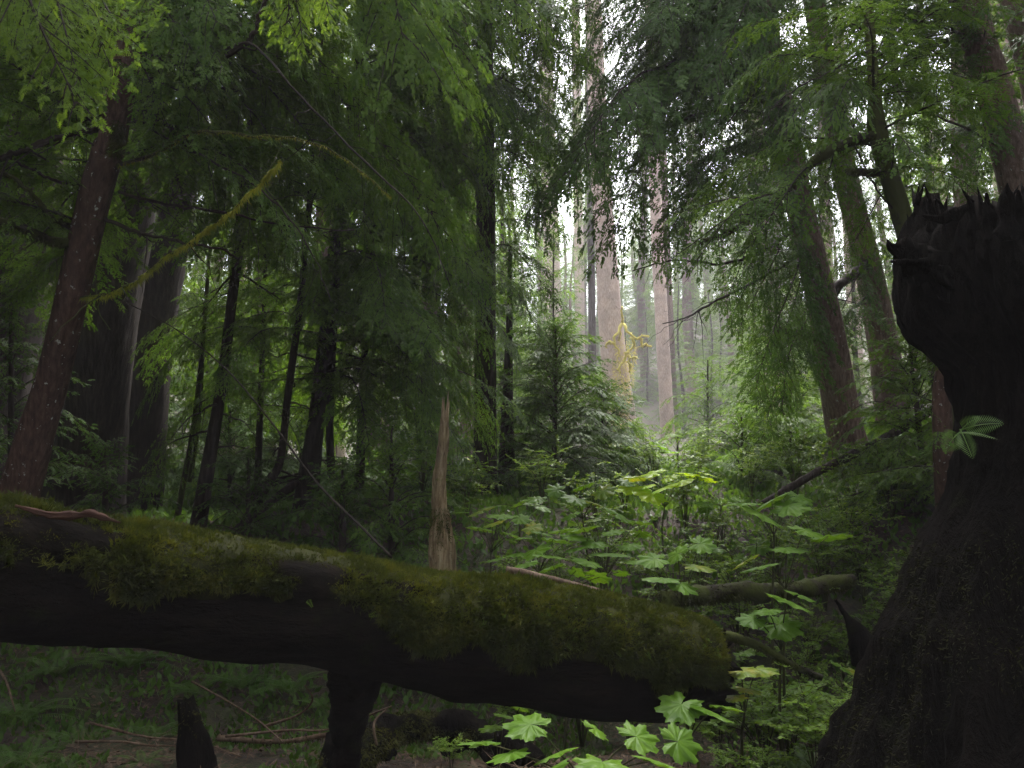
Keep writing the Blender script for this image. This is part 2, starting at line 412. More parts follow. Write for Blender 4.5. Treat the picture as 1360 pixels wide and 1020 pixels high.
def limb(parent, pix, w0, w1, mat, org, name='branch', wig=0.02, seed=0, fuzz=None, n=26, side=0):
    """a bare or mossy limb through pixel points (px, py, depth)"""
    pts = np.array([P(*q) for q in pix]); c = catmull(pts, n); r = np.random.default_rng(seed)
    c[1:-1] += r.normal(0, wig, (n - 2, 3)) * 0.35
    mb = MB(); tube(mb, c, [w0, w1], 7, 0, lambda V, th, t, rr: rr * 0.35 * vnoise(V * 25, seed))
    for k in range(side):
        i = int(r.integers(3, n - 2)); d = c[i] - c[i - 1]; d /= np.linalg.norm(d)
        q = d * r.uniform(.4, 1) + r.normal(0, 0.6, 3); q /= np.linalg.norm(q); q[2] -= 0.2
        ln = r.uniform(0.15, 0.6); w = np.interp(i / n, [0, 1], [w0, w1]) * 0.45
        e = np.array([c[i] + q * ln * u + r.normal(0, 0.02, 3) * (u > 0) - np.array([0, 0, 0.25 * ln * u * u]) for u in np.linspace(0, 1, 6)])
        tube(mb, e, [w, 0.002], 5, 0)
    o = mb.build(name, mat, parent, org, True)
    if fuzz is not None:
        mb = MB(); moss_fuzz(mb, c, np.interp(np.linspace(0, 1, n), [0, 1], [w0, w1]), fuzz[0], fuzz[1], 0, seed, fuzz[2] if len(fuzz) > 2 else 1.0)
        mb.build('hanging_moss', fuzz[3] if len(fuzz) > 3 else M['moss_olive'], o, org)
    return o
def moss_fuzz(mb, c, rad, count, length, m, seed=0, hang=1.0, width=0.004):
    r = np.random.default_rng(seed + 99); n = len(c)
    u = r.uniform(0, n - 1.001, count); i = u.astype(int); f = (u - i)[:, None]
    p = c[i] * (1 - f) + c[i + 1] * f; rr = rad[i]
    d = r.normal(0, 1, (count, 3)); d[:, 2] += 0.3; d /= np.linalg.norm(d, axis=1)[:, None]
    b = p + d * rr[:, None] * 0.85
    ln = length * r.uniform(0.3, 1.0, count) ** 1.5
    e = d * 0.5 + np.array([0, 0, -0.8 * hang]); e += r.normal(0, 0.25, (count, 3))
    tp = b + e * ln[:, None]
    s = np.cross(d, r.normal(0, 1, (count, 3))); s /= np.linalg.norm(s, axis=1)[:, None]
    V = np.stack([b + s * width, b - s * width, tp], 1).reshape(-1, 3)
    mb.add(V, None, np.arange(count * 3).reshape(-1, 3), m)
# ------------------------------------------------------------------ the trees of the picture
def dead_twigs(parent, c, rad0, org, f0, f1, n, ln, seed, mat=None, name='dead_branch'):
    """short bare snag branches round a trunk, each a part"""
    r = np.random.default_rng(seed)
    for k in range(n):
        i = int(len(c) * r.uniform(f0, f1)); a = r.uniform(0, 2 * PI); L = ln * r.uniform(0.4, 1.1)
        d = np.array([math.cos(a), math.sin(a), r.uniform(-0.35, 0.3)])
        pts = [c[i] + d * L * u + np.array([0, 0, -0.3 * L * u * u]) + r.normal(0, 0.03 * L, 3) * u for u in np.linspace(0, 1, 8)]
        mb = MB(); tube(mb, catmull(pts, 14), [0.013 * ln ** .5 + 0.004, 0.002], 5)
        for q in range(5):
            j = int(r.integers(2, 7)); dd = d * 0.7 + r.normal(0, 0.5, 3); ll = L * r.uniform(0.12, 0.4)
            tube(mb, [pts[j] + dd * ll * u - np.array([0, 0, .25 * ll * u * u]) for u in (0, .35, .7, 1)], [0.006, 0.0015], 4)
        mb.build(name, mat or M['twig'], parent, org, True)

def big_tree(name, label, pix, mat, extend=8, flare=0.35, amp=0.1, seed=0, seg=24, crowns=(), boughs=(), fm='hem', group=None, cat='tree', crown_label=None, flareh=.04):
    pts, rad = trunk_line(pix, extend)
    org = pts[0]
    t = thing(name, org, label, cat, group)
    o, c = build_trunk(t, pts, rad, M[mat], org, seg, amp, flare, seed, flareh)
    if crowns or boughs:
        mb = MB()
        for k, kw in enumerate(crowns):
            crown(mb, c, seed=seed * 13 + k, **kw)
        for b in boughs:
            kw = b[2] if len(b) > 2 else {}
            put(mb, P(*b[0]), P(*b[1]), **kw)
        mb.build('crown', [M[fm], M['twig']], t, org)
    return t, c, org

# T1 reddish trunk, left foreground
def ht(c, py, d):   # arclength along c of the photo row py at depth d
    z = P(0, py, d)[2]; cum = np.concatenate([[0], np.cumsum(np.linalg.norm(np.diff(c, axis=0), axis=1))])
    return float(np.interp(z, c[:, 2], cum))

S = dict(hang=0.17, arch=0.18)
t1, c1, o1 = big_tree('hemlock_tree', 'slim reddish trunk speckled with pale lichen, rising just behind the mossy log',
    [(22, 668, 7, 50), (47, 580, 7, 46), (70, 502, 7, 41), (92, 408, 7, 40), (128, 254, 7, 40), (142, 203, 7, 38), (168, 80, 7, 33)], 'bark_red', 13, 0.25, 0.07, 3,
    crowns=[dict(h0=8.2, h1=19, rmax=2.8, per_m=2, lod=1.7), dict(h0=4.6, h1=8.0, rmax=2.7, per_m=3, az=(-.3, 1.7), shape=.2, elev0=-20, elev1=5, hang=.2), dict(h0=4.0, h1=7.5, rmax=2.2, per_m=8, az=(2.0, 4.4), shape=.2, elev0=-15, elev1=5, hang=.2)],
    boughs=[((176, 60, 7), (400, 250, 7.2), S), ((180, 20, 7), (470, 190, 7.5), S), ((170, 100, 7), (330, 250, 6.9), S),
            ((185, -20, 7), (540, 240, 7.5), S), ((185, -60, 7), (590, 330, 7.6), dict(hang=.2, arch=.2)), ((176, 60, 7), (300, 90, 6.1), S),
            ((176, 40, 7), (420, 110, 6.5), S), ((165, 130, 7), (420, 380, 7.4), dict(hang=.2, arch=.18)), ((180, 0, 7), (350, 330, 7.8), dict(hang=.2, arch=.25)),
            ((172, 80, 7), (60, 160, 6.5), S), ((160, 150, 7), (10, 240, 6.9), S), ((170, 90, 7), (-30, 90, 6.5), S), ((180, 10, 7), (40, 60, 6.9), S),
            ((185, -20, 7), (330, 60, 6.4), S), ((180, 0, 7), (270, 110, 6.2), S), ((190, -60, 7), (380, 60, 6.6), S), ((190, -90, 7), (520, 20, 6.8), S), ((190, -100, 7), (600, 60, 7.2), S), ((185, -40, 7), (450, 260, 7.4), S),
            ((190, -80, 7), (300, 30, 6.1), S), ((176, 70, 7), (235, 190, 6.9), S), ((120, 330, 7), (20, 390, 7.1), dict(hang=.2, arch=.1)),
            ((186, -50, 7), (480, 60, 6.3), S), ((186, -60, 7), (640, 120, 7.5), S), ((176, 30, 7), (250, 330, 7.4), dict(hang=.2, arch=.25))])
# mossy limbs of that tree
limb(t1, [(108, 396, 6.9), (150, 389, 6.3), (185, 371, 6.0), (215, 346, 5.8), (262, 313, 5.5), (300, 285, 5.3), (345, 243, 5.1), (372, 212, 5.0)], .015, .003, M['bark_mossy'], o1, 'mossy_branch', seed=1, fuzz=(5200, .048, 1.1, M['moss_lit']), n=44, side=4)
limb(t1, [(148, 222, 7), (205, 205, 6.8), (262, 176, 6.5), (330, 180, 6.3), (400, 186, 6.2), (460, 212, 6.1), (520, 262, 6.0)], .017, .004, M['bark_mossy'], o1, 'mossy_branch', seed=2, fuzz=(2200, .035, 1.0, M['moss_lit']), side=5)
limb(t1, [(100, 325, 7), (60, 318, 6.7), (30, 302, 6.5), (-20, 286, 6.3)], .045, .03, M['bark_mossy'], o1, 'mossy_branch', seed=3, fuzz=(1600, .07, .8))
limb(t1, [(100, 305, 7), (70, 290, 6.8), (40, 255, 6.6), (0, 225, 6.4)], .026, .018, M['bark_mossy'], o1, 'mossy_branch', seed=4, fuzz=(700, .05, .8), side=3)
limb(t1, [(130, 172, 7), (85, 180, 6.7), (30, 200, 6.4), (-20, 215, 6.2)], .028, .02, M['twig'], o1, 'dead_branch', seed=5, side=3)
limb(t1, [(112, 246, 7), (75, 240, 6.8), (40, 225, 6.6), (5, 205, 6.5)], .017, .01, M['twig'], o1, 'dead_branch', seed=6, side=3)
limb(t1, [(158, 255, 7), (215, 270, 6.9), (290, 280, 6.8), (370, 298, 6.8), (470, 305, 6.7)], .016, .006, M['twig'], o1, 'dead_branch', seed=7, side=6)
limb(t1, [(140, 290, 7), (180, 308, 6.9), (240, 322, 6.8), (290, 330, 6.8), (318, 345, 6.8)], .018, .008, M['twig'], o1, 'dead_branch', seed=8, side=6)
limb(t1, [(178, 158, 7), (240, 195, 6.7), (330, 240, 6.4), (400, 310, 6.3), (440, 400, 6.2)], .013, .004, M['twig'], o1, 'dead_branch', seed=9, side=7)
limb(t1, [(300, 65, 6.2), (340, 60, 6.1), (400, 130, 6.0), (480, 210, 5.9), (560, 290, 5.9), (598, 380, 5.9)], .012, .004, M['twig'], o1, 'dead_branch', seed=10, side=7)
limb(t1, [(300, 75, 6.3), (335, 50, 6.2), (345, 20, 6.1), (365, -30, 6.0)], .022, .015, M['twig'], o1, 'dead_branch', seed=11, side=2)
# moss pad hanging in the fork
mb = MB(); cc = np.array([P(156, 165, 6.75), P(155, 185, 6.72), P(152, 205, 6.7)]); moss_fuzz(mb, catmull(cc, 8), np.full(8, .05), 900, .10, 0, 6)
mb.build('moss_tuft', M['moss_olive'], t1, o1)

# near bright spray hanging in at the top left corner: a bough of a tree outside on the left
NB = thing('hemlock_tree', (-6.2, 2.6, hz(-6.2, 2.6)), 'yellow-green needle sprays hanging close overhead, in front of the reddish trunk', 'tree')
ob = np.array(NB.location)
mb = MB(); tube(mb, np.array([ob - [0, 0, .3], ob + [0, 0, 3], ob + [.1, .1, 7], ob + [.2, 0, 12]]), [.24, .2, .16, .05], 14)
mb.build('trunk', M['bark_dark'], NB, ob, True)
mb = MB(); nkw = dict(lod='n', hang=.12, arch=.05, face=.8)
brs = [((-120, -60, 4.4), (20, 62, 4.3)), ((-60, -130, 4.3), (60, 60, 4.2)), ((0, -140, 4.3), (90, 136, 4.2)), ((20, -120, 4.4), (122, 125, 4.3)),
       ((40, -150, 4.4), (148, 105, 4.4)), ((60, -160, 4.5), (170, 70, 4.5)), ((-40, -80, 4.7), (105, 40, 4.5)), ((-20, -160, 4.5), (30, 30, 4.5)),
       ((350, -190, 4.7), (395, 58, 4.5)), ((400, -180, 4.7), (375, 30, 4.5)), ((380, -170, 4.7), (432, 22, 4.5)), ((90, -170, 4.7), (205, 30, 4.7))]
for a, b in brs: put(mb, P(*a), P(*b), m=0, roll=RNG.uniform(-.35, .35), **nkw)
axn = np.array([ob + [0, 0, .5], ob + [.1, .1, 7], ob + [.2, 0, 12]])
crown(mb, axn, 7.0, 11.5, 2.0, 3, 1.7, 71, 0)
for a, b in (((-700, -420, 4.7), (-120, -60, 4.4)), ((-700, -500, 4.7), (0, -150, 4.4)), ((0, -150, 4.4), (390, -185, 4.7))):
    tube(mb, catmull([P(*a), (P(*a) + P(*b)) / 2 + [0, 0, .1], P(*b)], 10), [.03, .012], 6, 1)
mb.build('crown', [M['hembright'], M['twig']], NB, ob)

# big dark trunks left
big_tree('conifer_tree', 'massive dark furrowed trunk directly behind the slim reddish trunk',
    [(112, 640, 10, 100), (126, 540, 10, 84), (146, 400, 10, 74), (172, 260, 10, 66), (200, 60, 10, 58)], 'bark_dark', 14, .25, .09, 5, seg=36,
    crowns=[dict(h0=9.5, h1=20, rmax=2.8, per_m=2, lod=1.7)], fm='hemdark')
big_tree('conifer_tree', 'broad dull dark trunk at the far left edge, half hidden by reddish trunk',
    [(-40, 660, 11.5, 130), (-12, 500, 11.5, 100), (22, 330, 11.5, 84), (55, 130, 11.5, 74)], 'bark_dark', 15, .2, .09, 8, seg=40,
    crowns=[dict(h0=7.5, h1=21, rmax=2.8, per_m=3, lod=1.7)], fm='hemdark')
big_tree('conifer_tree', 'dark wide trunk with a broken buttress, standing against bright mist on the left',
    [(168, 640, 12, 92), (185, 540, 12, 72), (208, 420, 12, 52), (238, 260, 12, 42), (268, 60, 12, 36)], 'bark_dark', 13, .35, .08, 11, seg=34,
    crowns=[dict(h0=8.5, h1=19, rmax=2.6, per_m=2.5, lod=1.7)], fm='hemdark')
tb, cb, obk = big_tree('sapling_tree', 'thin straight black sapling leaning right, tallest between the wide trunk and centre',
    [(272, 645, 9.5, 20), (293, 520, 9.5, 15), (308, 400, 9.5, 13), (320, 310, 9.5, 12), (335, 150, 9.5, 10)], 'bark_dark', 3, .5, .08, 12, seg=12, fm='hem', cat='sapling',
    crowns=[dict(h0=4.2, h1=8.0, rmax=1.6, per_m=9, hang=.2)])
dead_twigs(tb, cb, .05, obk, .2, .55, 9, 1.1, 5)
tb, cb, obk = big_tree('sapling_tree', 'thin dark sapling with a curved foot on the mound',
    [(352, 648, 9.2, 13), (372, 612, 9.2, 11), (383, 520, 9.2, 10), (400, 390, 9.2, 9), (415, 220, 9.2, 7)], 'bark_dark', 2, .3, .08, 14, seg=10, cat='sapling',
    crowns=[dict(h0=3.2, h1=7, rmax=1.3, per_m=8, hang=.2)])
dead_twigs(tb, cb, .04, obk, .15, .5, 7, .8, 6)
tb, cb, obk = big_tree('sapling_tree', 'slim double stemmed sapling in shade beside the straight black sapling',
    [(244, 640, 10.5, 8), (258, 560, 10.5, 7), (268, 470, 10.5, 6), (275, 380, 10.5, 5)], 'bark_mossy', 1, .3, .08, 15, seg=8, cat='sapling',
    crowns=[dict(h0=2.4, h1=4, rmax=.9, per_m=9)])
mb = MB(); tube(mb, catmull([P(252, 640, 10.6), P(264, 560, 10.6), P(270, 470, 10.6)], 12), [.035, .02], 8); mb.build('trunk', M['bark_mossy'], tb, obk, True)
big_tree('sapling_tree', 'short straight dark pole sapling between the curved sapling and black sapling',
    [(342, 645, 11, 11), (345, 560, 11, 9), (348, 470, 11, 7)], 'bark_dark', 1.5, .3, .05, 16, seg=8, cat='sapling',
    crowns=[dict(h0=1.6, h1=4, rmax=1.3, per_m=11, hang=.2)])
big_tree('sapling_tree', 'short dark pole left of the broken reddish snag',
    [(477, 640, 11, 14), (480, 580, 11, 12), (484, 480, 11, 9)], 'bark_dark', 2.0, .3, .05, 17, seg=10, cat='sapling',
    crowns=[dict(h0=1.3, h1=4, rmax=1.5, per_m=12, hang=.2)])

# Y1: the green hemlock that fills the middle left
HB = dict(hang=.16, arch=.20)
y1, cy1, oy1 = big_tree('hemlock_tree', 'lush drooping green hemlock left of centre, its layered sprays tipping right',
    [(410, 640, 10.4, 30), (420, 560, 10.4, 22), (434, 440, 10.4, 20), (452, 280, 10.4, 18), (480, 80, 10.4, 16)], 'bark_dark', 8, .6, .08, 21, seg=16,
    crowns=[dict(h0=1.9, h1=13, rmax=2.6, per_m=10, hang=.17, arch=.19, elev0=-24, elev1=8, low=.8),
            dict(h0=2.3, h1=9, rmax=2.6, per_m=8, hang=.17, arch=.2, az=(-1.4, .5), elev0=-24, elev1=0, low=.9)],
    boughs=[((470, 60, 10.4), (668, 150, 9.3), HB), ((465, 110, 10.4), (672, 235, 9.5), HB), ((460, 180, 10.4), (690, 305, 9.7), HB), ((455, 260, 10.4), (650, 390, 9.3), HB),
            ((440, 360, 10.4), (690, 470, 9.8), HB), ((430, 430, 10.4), (575, 475, 9.1), HB), ((430, 450, 10.4), (572, 545, 8.9), HB), ((425, 500, 10.4), (580, 600, 9.3), HB),
            ((425, 520, 10.4), (500, 590, 8.7), HB), ((490, 10, 10.4), (690, 80, 9.3), HB), ((490, -50, 10.4), (760, 130, 9.3), HB), ((495, -100, 10.4), (700, 20, 8.8), HB),
            ((500, -140, 10.4), (780, 90, 9.8), HB), ((495, -120, 10.4), (620, 70, 8.3), HB), ((495, -90, 10.4), (560, 60, 6.8), HB)])
mb = MB(); tube(mb, catmull([P(440, 630, 10.5), P(438, 560, 10.5), P(443, 440, 10.5), P(450, 330, 10.5)], 20), [.055, .04], 10); mb.build('trunk', M['bark_dark'], y1, oy1, True)
dead_twigs(y1, cy1, .05, oy1, .1, .4, 12, 1.3, 22)
limb(y1, [(395, 640, 10.3), (330, 690, 9.6), (290, 720, 9.2)], .06, .02, M['bark_dark'], oy1, 'root', seed=31)

# central dark trunk
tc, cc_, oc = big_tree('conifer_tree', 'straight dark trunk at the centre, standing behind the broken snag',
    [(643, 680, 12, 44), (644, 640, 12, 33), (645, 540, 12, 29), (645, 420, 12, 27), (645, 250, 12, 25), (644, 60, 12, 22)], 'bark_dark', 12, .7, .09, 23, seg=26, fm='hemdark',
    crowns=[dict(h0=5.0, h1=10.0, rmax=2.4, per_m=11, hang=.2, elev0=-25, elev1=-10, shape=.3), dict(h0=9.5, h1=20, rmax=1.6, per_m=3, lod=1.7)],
    boughs=[((645, 330, 12), (735, 400, 11), HB), ((645, 300, 12), (742, 330, 11.5), HB), ((645, 200, 12), (725, 270, 11), HB), ((645, 230, 12), (560, 330, 11), HB),
            ((645, 410, 12), (720, 440, 11.4), HB), ((645, 400, 12), (690, 400, 10.8), HB), ((645, 330, 12), (600, 400, 11), HB), ((645, 150, 12), (745, 210, 11), HB), ((645, 120, 12), (760, 150, 11), HB), ((645, 90, 12), (560, 180, 11), HB)])
dead_twigs(tc, cc_, .1, oc, .12, .3, 8, .9, 25)
big_tree('sapling_tree', 'stubby dark trunk just right of the central dark trunk',
    [(673, 672, 13, 26), (673, 610, 13, 22), (674, 540, 13, 16), (676, 450, 13, 10)], 'bark_dark', 1.5, .3, .08, 24, seg=14, cat='sapling', fm='hemdark',
    crowns=[dict(h0=1.1, h1=4, rmax=1.3, per_m=12, hang=.2)])

# young hemlocks in the middle (Y2...)
def young(label, px, pyb, pyt, d, rpx, seed, fm='hem', per_m=22, lod=1.0, lean=0, group='young hemlocks in the understory', hang=.15, e0=-12, e1=40, low=.8):
    pix = [(px, pyb, d, 9 * 9 / d), (px + lean * .5, (pyb + pyt) / 2, d, 6 * 9 / d), (px + lean, pyt + 8, d, 2)]
    pts, rad = trunk_line(pix); org = pts[0]
    t = thing('young_hemlock', org, label, 'young tree', group)
    o, c = build_trunk(t, pts, rad, M['twig'], org, 8, .06, .2, seed)
    L = np.sum(np.linalg.norm(np.diff(c, axis=0), axis=1))
    mb = MB(); crown(mb, c, 0.25, L - .02, rpx / FPX * d, per_m, lod, seed, hang=hang, elev0=e0, elev1=e1, shape=.55, arch=.22, rmin=.12, low=low)
    mb.build('crown', [M[fm], M['twig']], t, org); return t
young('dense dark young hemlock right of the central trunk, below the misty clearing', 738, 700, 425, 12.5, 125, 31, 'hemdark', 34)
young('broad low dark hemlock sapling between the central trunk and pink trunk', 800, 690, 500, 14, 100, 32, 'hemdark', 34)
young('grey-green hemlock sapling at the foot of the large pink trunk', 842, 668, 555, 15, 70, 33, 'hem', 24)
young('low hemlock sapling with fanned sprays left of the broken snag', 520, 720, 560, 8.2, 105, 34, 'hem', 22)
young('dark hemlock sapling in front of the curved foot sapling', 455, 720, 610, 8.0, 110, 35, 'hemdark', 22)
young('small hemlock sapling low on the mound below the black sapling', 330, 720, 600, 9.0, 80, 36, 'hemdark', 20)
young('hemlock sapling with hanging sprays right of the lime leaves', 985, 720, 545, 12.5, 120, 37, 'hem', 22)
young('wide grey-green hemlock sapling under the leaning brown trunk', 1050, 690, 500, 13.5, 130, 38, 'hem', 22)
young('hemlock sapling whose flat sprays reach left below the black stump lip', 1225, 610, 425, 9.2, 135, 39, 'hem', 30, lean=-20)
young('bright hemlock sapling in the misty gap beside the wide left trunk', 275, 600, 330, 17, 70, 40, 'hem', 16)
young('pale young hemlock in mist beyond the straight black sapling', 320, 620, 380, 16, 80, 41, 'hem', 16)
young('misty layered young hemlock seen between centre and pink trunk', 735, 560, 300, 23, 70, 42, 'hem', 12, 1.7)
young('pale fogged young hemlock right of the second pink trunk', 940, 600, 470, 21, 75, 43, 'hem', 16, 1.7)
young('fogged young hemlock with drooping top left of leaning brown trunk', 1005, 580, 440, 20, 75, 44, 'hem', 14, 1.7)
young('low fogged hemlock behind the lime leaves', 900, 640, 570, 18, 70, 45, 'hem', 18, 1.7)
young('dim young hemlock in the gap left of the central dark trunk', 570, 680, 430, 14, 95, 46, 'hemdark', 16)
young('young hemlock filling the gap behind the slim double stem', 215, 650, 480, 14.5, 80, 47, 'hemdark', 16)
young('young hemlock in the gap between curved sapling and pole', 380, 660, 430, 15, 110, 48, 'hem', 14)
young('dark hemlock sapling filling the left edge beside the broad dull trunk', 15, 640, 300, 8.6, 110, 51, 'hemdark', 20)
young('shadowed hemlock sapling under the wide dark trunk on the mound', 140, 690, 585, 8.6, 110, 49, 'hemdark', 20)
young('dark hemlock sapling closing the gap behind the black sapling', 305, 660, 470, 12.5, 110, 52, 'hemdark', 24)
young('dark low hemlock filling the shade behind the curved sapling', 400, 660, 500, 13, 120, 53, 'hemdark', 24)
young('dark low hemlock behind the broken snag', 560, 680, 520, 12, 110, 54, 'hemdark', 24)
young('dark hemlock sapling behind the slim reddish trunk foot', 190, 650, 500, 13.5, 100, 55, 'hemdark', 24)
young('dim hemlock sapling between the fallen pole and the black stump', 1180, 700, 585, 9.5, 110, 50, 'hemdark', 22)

# pink fog trunks
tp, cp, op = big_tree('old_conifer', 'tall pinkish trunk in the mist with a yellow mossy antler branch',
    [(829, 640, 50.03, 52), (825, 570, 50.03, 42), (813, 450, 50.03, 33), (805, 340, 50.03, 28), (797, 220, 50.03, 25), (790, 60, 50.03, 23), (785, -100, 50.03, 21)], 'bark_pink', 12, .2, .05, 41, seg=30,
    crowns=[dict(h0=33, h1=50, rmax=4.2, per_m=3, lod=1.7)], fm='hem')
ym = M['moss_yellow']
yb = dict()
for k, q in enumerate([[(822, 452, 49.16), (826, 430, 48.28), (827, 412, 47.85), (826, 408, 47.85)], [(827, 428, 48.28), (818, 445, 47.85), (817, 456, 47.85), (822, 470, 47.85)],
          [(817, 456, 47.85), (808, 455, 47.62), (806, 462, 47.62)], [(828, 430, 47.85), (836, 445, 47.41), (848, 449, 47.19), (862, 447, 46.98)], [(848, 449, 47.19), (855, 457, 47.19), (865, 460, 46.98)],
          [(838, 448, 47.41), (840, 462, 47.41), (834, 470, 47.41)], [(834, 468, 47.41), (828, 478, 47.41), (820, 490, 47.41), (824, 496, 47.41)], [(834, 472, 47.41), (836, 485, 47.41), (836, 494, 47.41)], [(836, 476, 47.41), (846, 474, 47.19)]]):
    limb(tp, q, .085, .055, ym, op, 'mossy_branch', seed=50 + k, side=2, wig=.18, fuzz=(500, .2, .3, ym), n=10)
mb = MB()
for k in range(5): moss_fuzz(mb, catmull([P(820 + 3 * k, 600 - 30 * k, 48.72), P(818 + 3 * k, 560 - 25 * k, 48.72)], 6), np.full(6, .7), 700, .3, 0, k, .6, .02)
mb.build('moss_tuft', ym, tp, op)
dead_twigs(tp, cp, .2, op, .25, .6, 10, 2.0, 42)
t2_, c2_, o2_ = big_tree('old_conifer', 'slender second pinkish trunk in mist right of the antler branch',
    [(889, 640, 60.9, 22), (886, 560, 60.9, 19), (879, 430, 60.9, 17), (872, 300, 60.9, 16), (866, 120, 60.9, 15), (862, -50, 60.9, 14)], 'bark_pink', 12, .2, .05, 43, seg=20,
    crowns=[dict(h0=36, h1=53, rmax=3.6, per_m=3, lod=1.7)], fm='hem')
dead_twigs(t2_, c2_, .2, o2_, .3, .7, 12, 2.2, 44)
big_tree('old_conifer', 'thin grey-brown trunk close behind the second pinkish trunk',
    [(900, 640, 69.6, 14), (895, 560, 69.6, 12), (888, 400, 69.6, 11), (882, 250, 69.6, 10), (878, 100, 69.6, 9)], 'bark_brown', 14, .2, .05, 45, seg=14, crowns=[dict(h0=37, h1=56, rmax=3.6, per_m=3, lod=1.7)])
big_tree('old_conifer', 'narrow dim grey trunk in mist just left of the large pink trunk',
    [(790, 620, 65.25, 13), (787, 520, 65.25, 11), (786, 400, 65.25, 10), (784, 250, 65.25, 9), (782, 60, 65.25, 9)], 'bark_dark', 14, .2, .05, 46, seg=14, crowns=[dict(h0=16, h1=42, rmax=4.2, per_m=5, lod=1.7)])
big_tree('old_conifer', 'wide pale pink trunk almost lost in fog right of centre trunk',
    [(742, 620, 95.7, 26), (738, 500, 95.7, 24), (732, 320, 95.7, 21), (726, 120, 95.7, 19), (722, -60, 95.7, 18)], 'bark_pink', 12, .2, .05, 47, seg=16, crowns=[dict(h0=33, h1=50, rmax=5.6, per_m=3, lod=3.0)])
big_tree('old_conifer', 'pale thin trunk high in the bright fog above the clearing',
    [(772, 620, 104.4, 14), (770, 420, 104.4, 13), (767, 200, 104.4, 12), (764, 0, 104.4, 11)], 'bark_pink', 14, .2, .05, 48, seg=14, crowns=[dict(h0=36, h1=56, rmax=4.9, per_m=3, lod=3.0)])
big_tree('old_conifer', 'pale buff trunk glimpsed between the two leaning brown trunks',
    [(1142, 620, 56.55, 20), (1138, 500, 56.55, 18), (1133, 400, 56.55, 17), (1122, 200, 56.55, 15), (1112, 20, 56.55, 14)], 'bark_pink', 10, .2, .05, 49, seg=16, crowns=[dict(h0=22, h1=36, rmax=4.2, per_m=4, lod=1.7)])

# right-hand brown trunks
H = dict(hang=.18, arch=.16)
HC = dict(hang=.32, arch=.14)
t14, c14, o14 = big_tree('hemlock_tree', 'leaning brown trunk with dark drooping boughs, right of the misty clearing',
    [(1130, 600, 12.5, 52), (1118, 550, 12.5, 46), (1098, 430, 12.5, 41), (1068, 300, 12.5, 36), (1045, 180, 12.5, 33), (1012, 0, 12.5, 28)], 'bark_brown', 12, .15, .08, 61, seg=30, fm='hemdark',
    crowns=[dict(h0=9.6, h1=21, rmax=3.0, per_m=3, lod=1.7, hang=.2), dict(h0=5.6, h1=10, rmax=2.7, per_m=9, shape=.15, elev0=-22, elev1=0, hang=.2, az=(2.2, 4.1))],
    boughs=[((1010, -40, 12.5), (735, 40, 11), dict(hang=.2, arch=.12)), ((1015, 0, 12.5), (770, 75, 10.4), dict(hang=.2, arch=.12)), ((1030, 110, 12.5), (735, 235, 10.0), dict(hang=.2, arch=.16, width=1.15)), ((1030, 90, 12.5), (790, 170, 10.4), dict(hang=.2, arch=.15, width=1.1)), ((1020, 60, 12.5), (760, 140, 10.6), dict(hang=.2, arch=.13)), ((1010, -30, 12.5), (880, 20, 10), dict(hang=.2)),
            ((1040, 140, 12.5), (715, 275, 10.3), dict(hang=.2, arch=.16)), ((1040, 110, 12.5), (745, 205, 10.8), dict(hang=.2, arch=.14)), ((1045, 160, 12.5), (800, 320, 10.6), dict(hang=.2, arch=.2)),
            ((1050, 180, 12.5), (870, 330, 11), H), ((1050, 200, 12.5), (905, 270, 11), H), ((1040, 110, 12.5), (850, 190, 10.5), H), ((1040, 130, 12.5), (930, 240, 10.6), H),
            ((1055, 240, 12.5), (955, 400, 11.5), HC), ((1065, 280, 12.5), (985, 440, 11.6), HC), ((1070, 320, 12.5), (1010, 520, 11.6), HC), ((1075, 340, 12.5), (1000, 360, 11.6), HC), ((1080, 380, 12.5), (1035, 545, 11.8), HC),
            ((1080, 330, 12.5), (1030, 470, 12), HC), ((1085, 400, 12.5), (1005, 590, 12), HC), ((1030, 60, 12.5), (870, 120, 11), H), ((1025, 40, 12.5), (830, 70, 10.6), H), ((1020, 10, 12.5), (910, 60, 10.8), H),
            ((1020, 0, 12.5), (800, 10, 11), H), ((1015, -20, 12.5), (960, 110, 10), H), ((1015, -30, 12.5), (1060, 100, 10.5), H), ((1030, 90, 12.5), (1130, 150, 11), H), ((1040, 150, 12.5), (1000, 260, 10.6), H),
            ((1055, 240, 12.5), (900, 310, 11.2), H), ((1010, -60, 12.5), (850, 40, 10.5), H)])
limb(t14, [(1070, 290, 12.4), (1020, 330, 11.8), (960, 350, 11.4), (900, 345, 11.2), (840, 360, 11)], .03, .006, M['twig'], o14, 'dead_branch', seed=60, side=14)
limb(t14, [(1075, 330, 12.4), (1010, 370, 11.8), (950, 400, 11.4), (915, 420, 11.2), (880, 430, 11.2)], .03, .006, M['twig'], o14, 'dead_branch', seed=61, side=16)
limb(t14, [(1085, 450, 12.4), (1050, 440, 12), (1030, 435, 11.8)], .06, .03, M['bark_mossy'], o14, 'mossy_branch', seed=62, fuzz=(900, .1, 1))
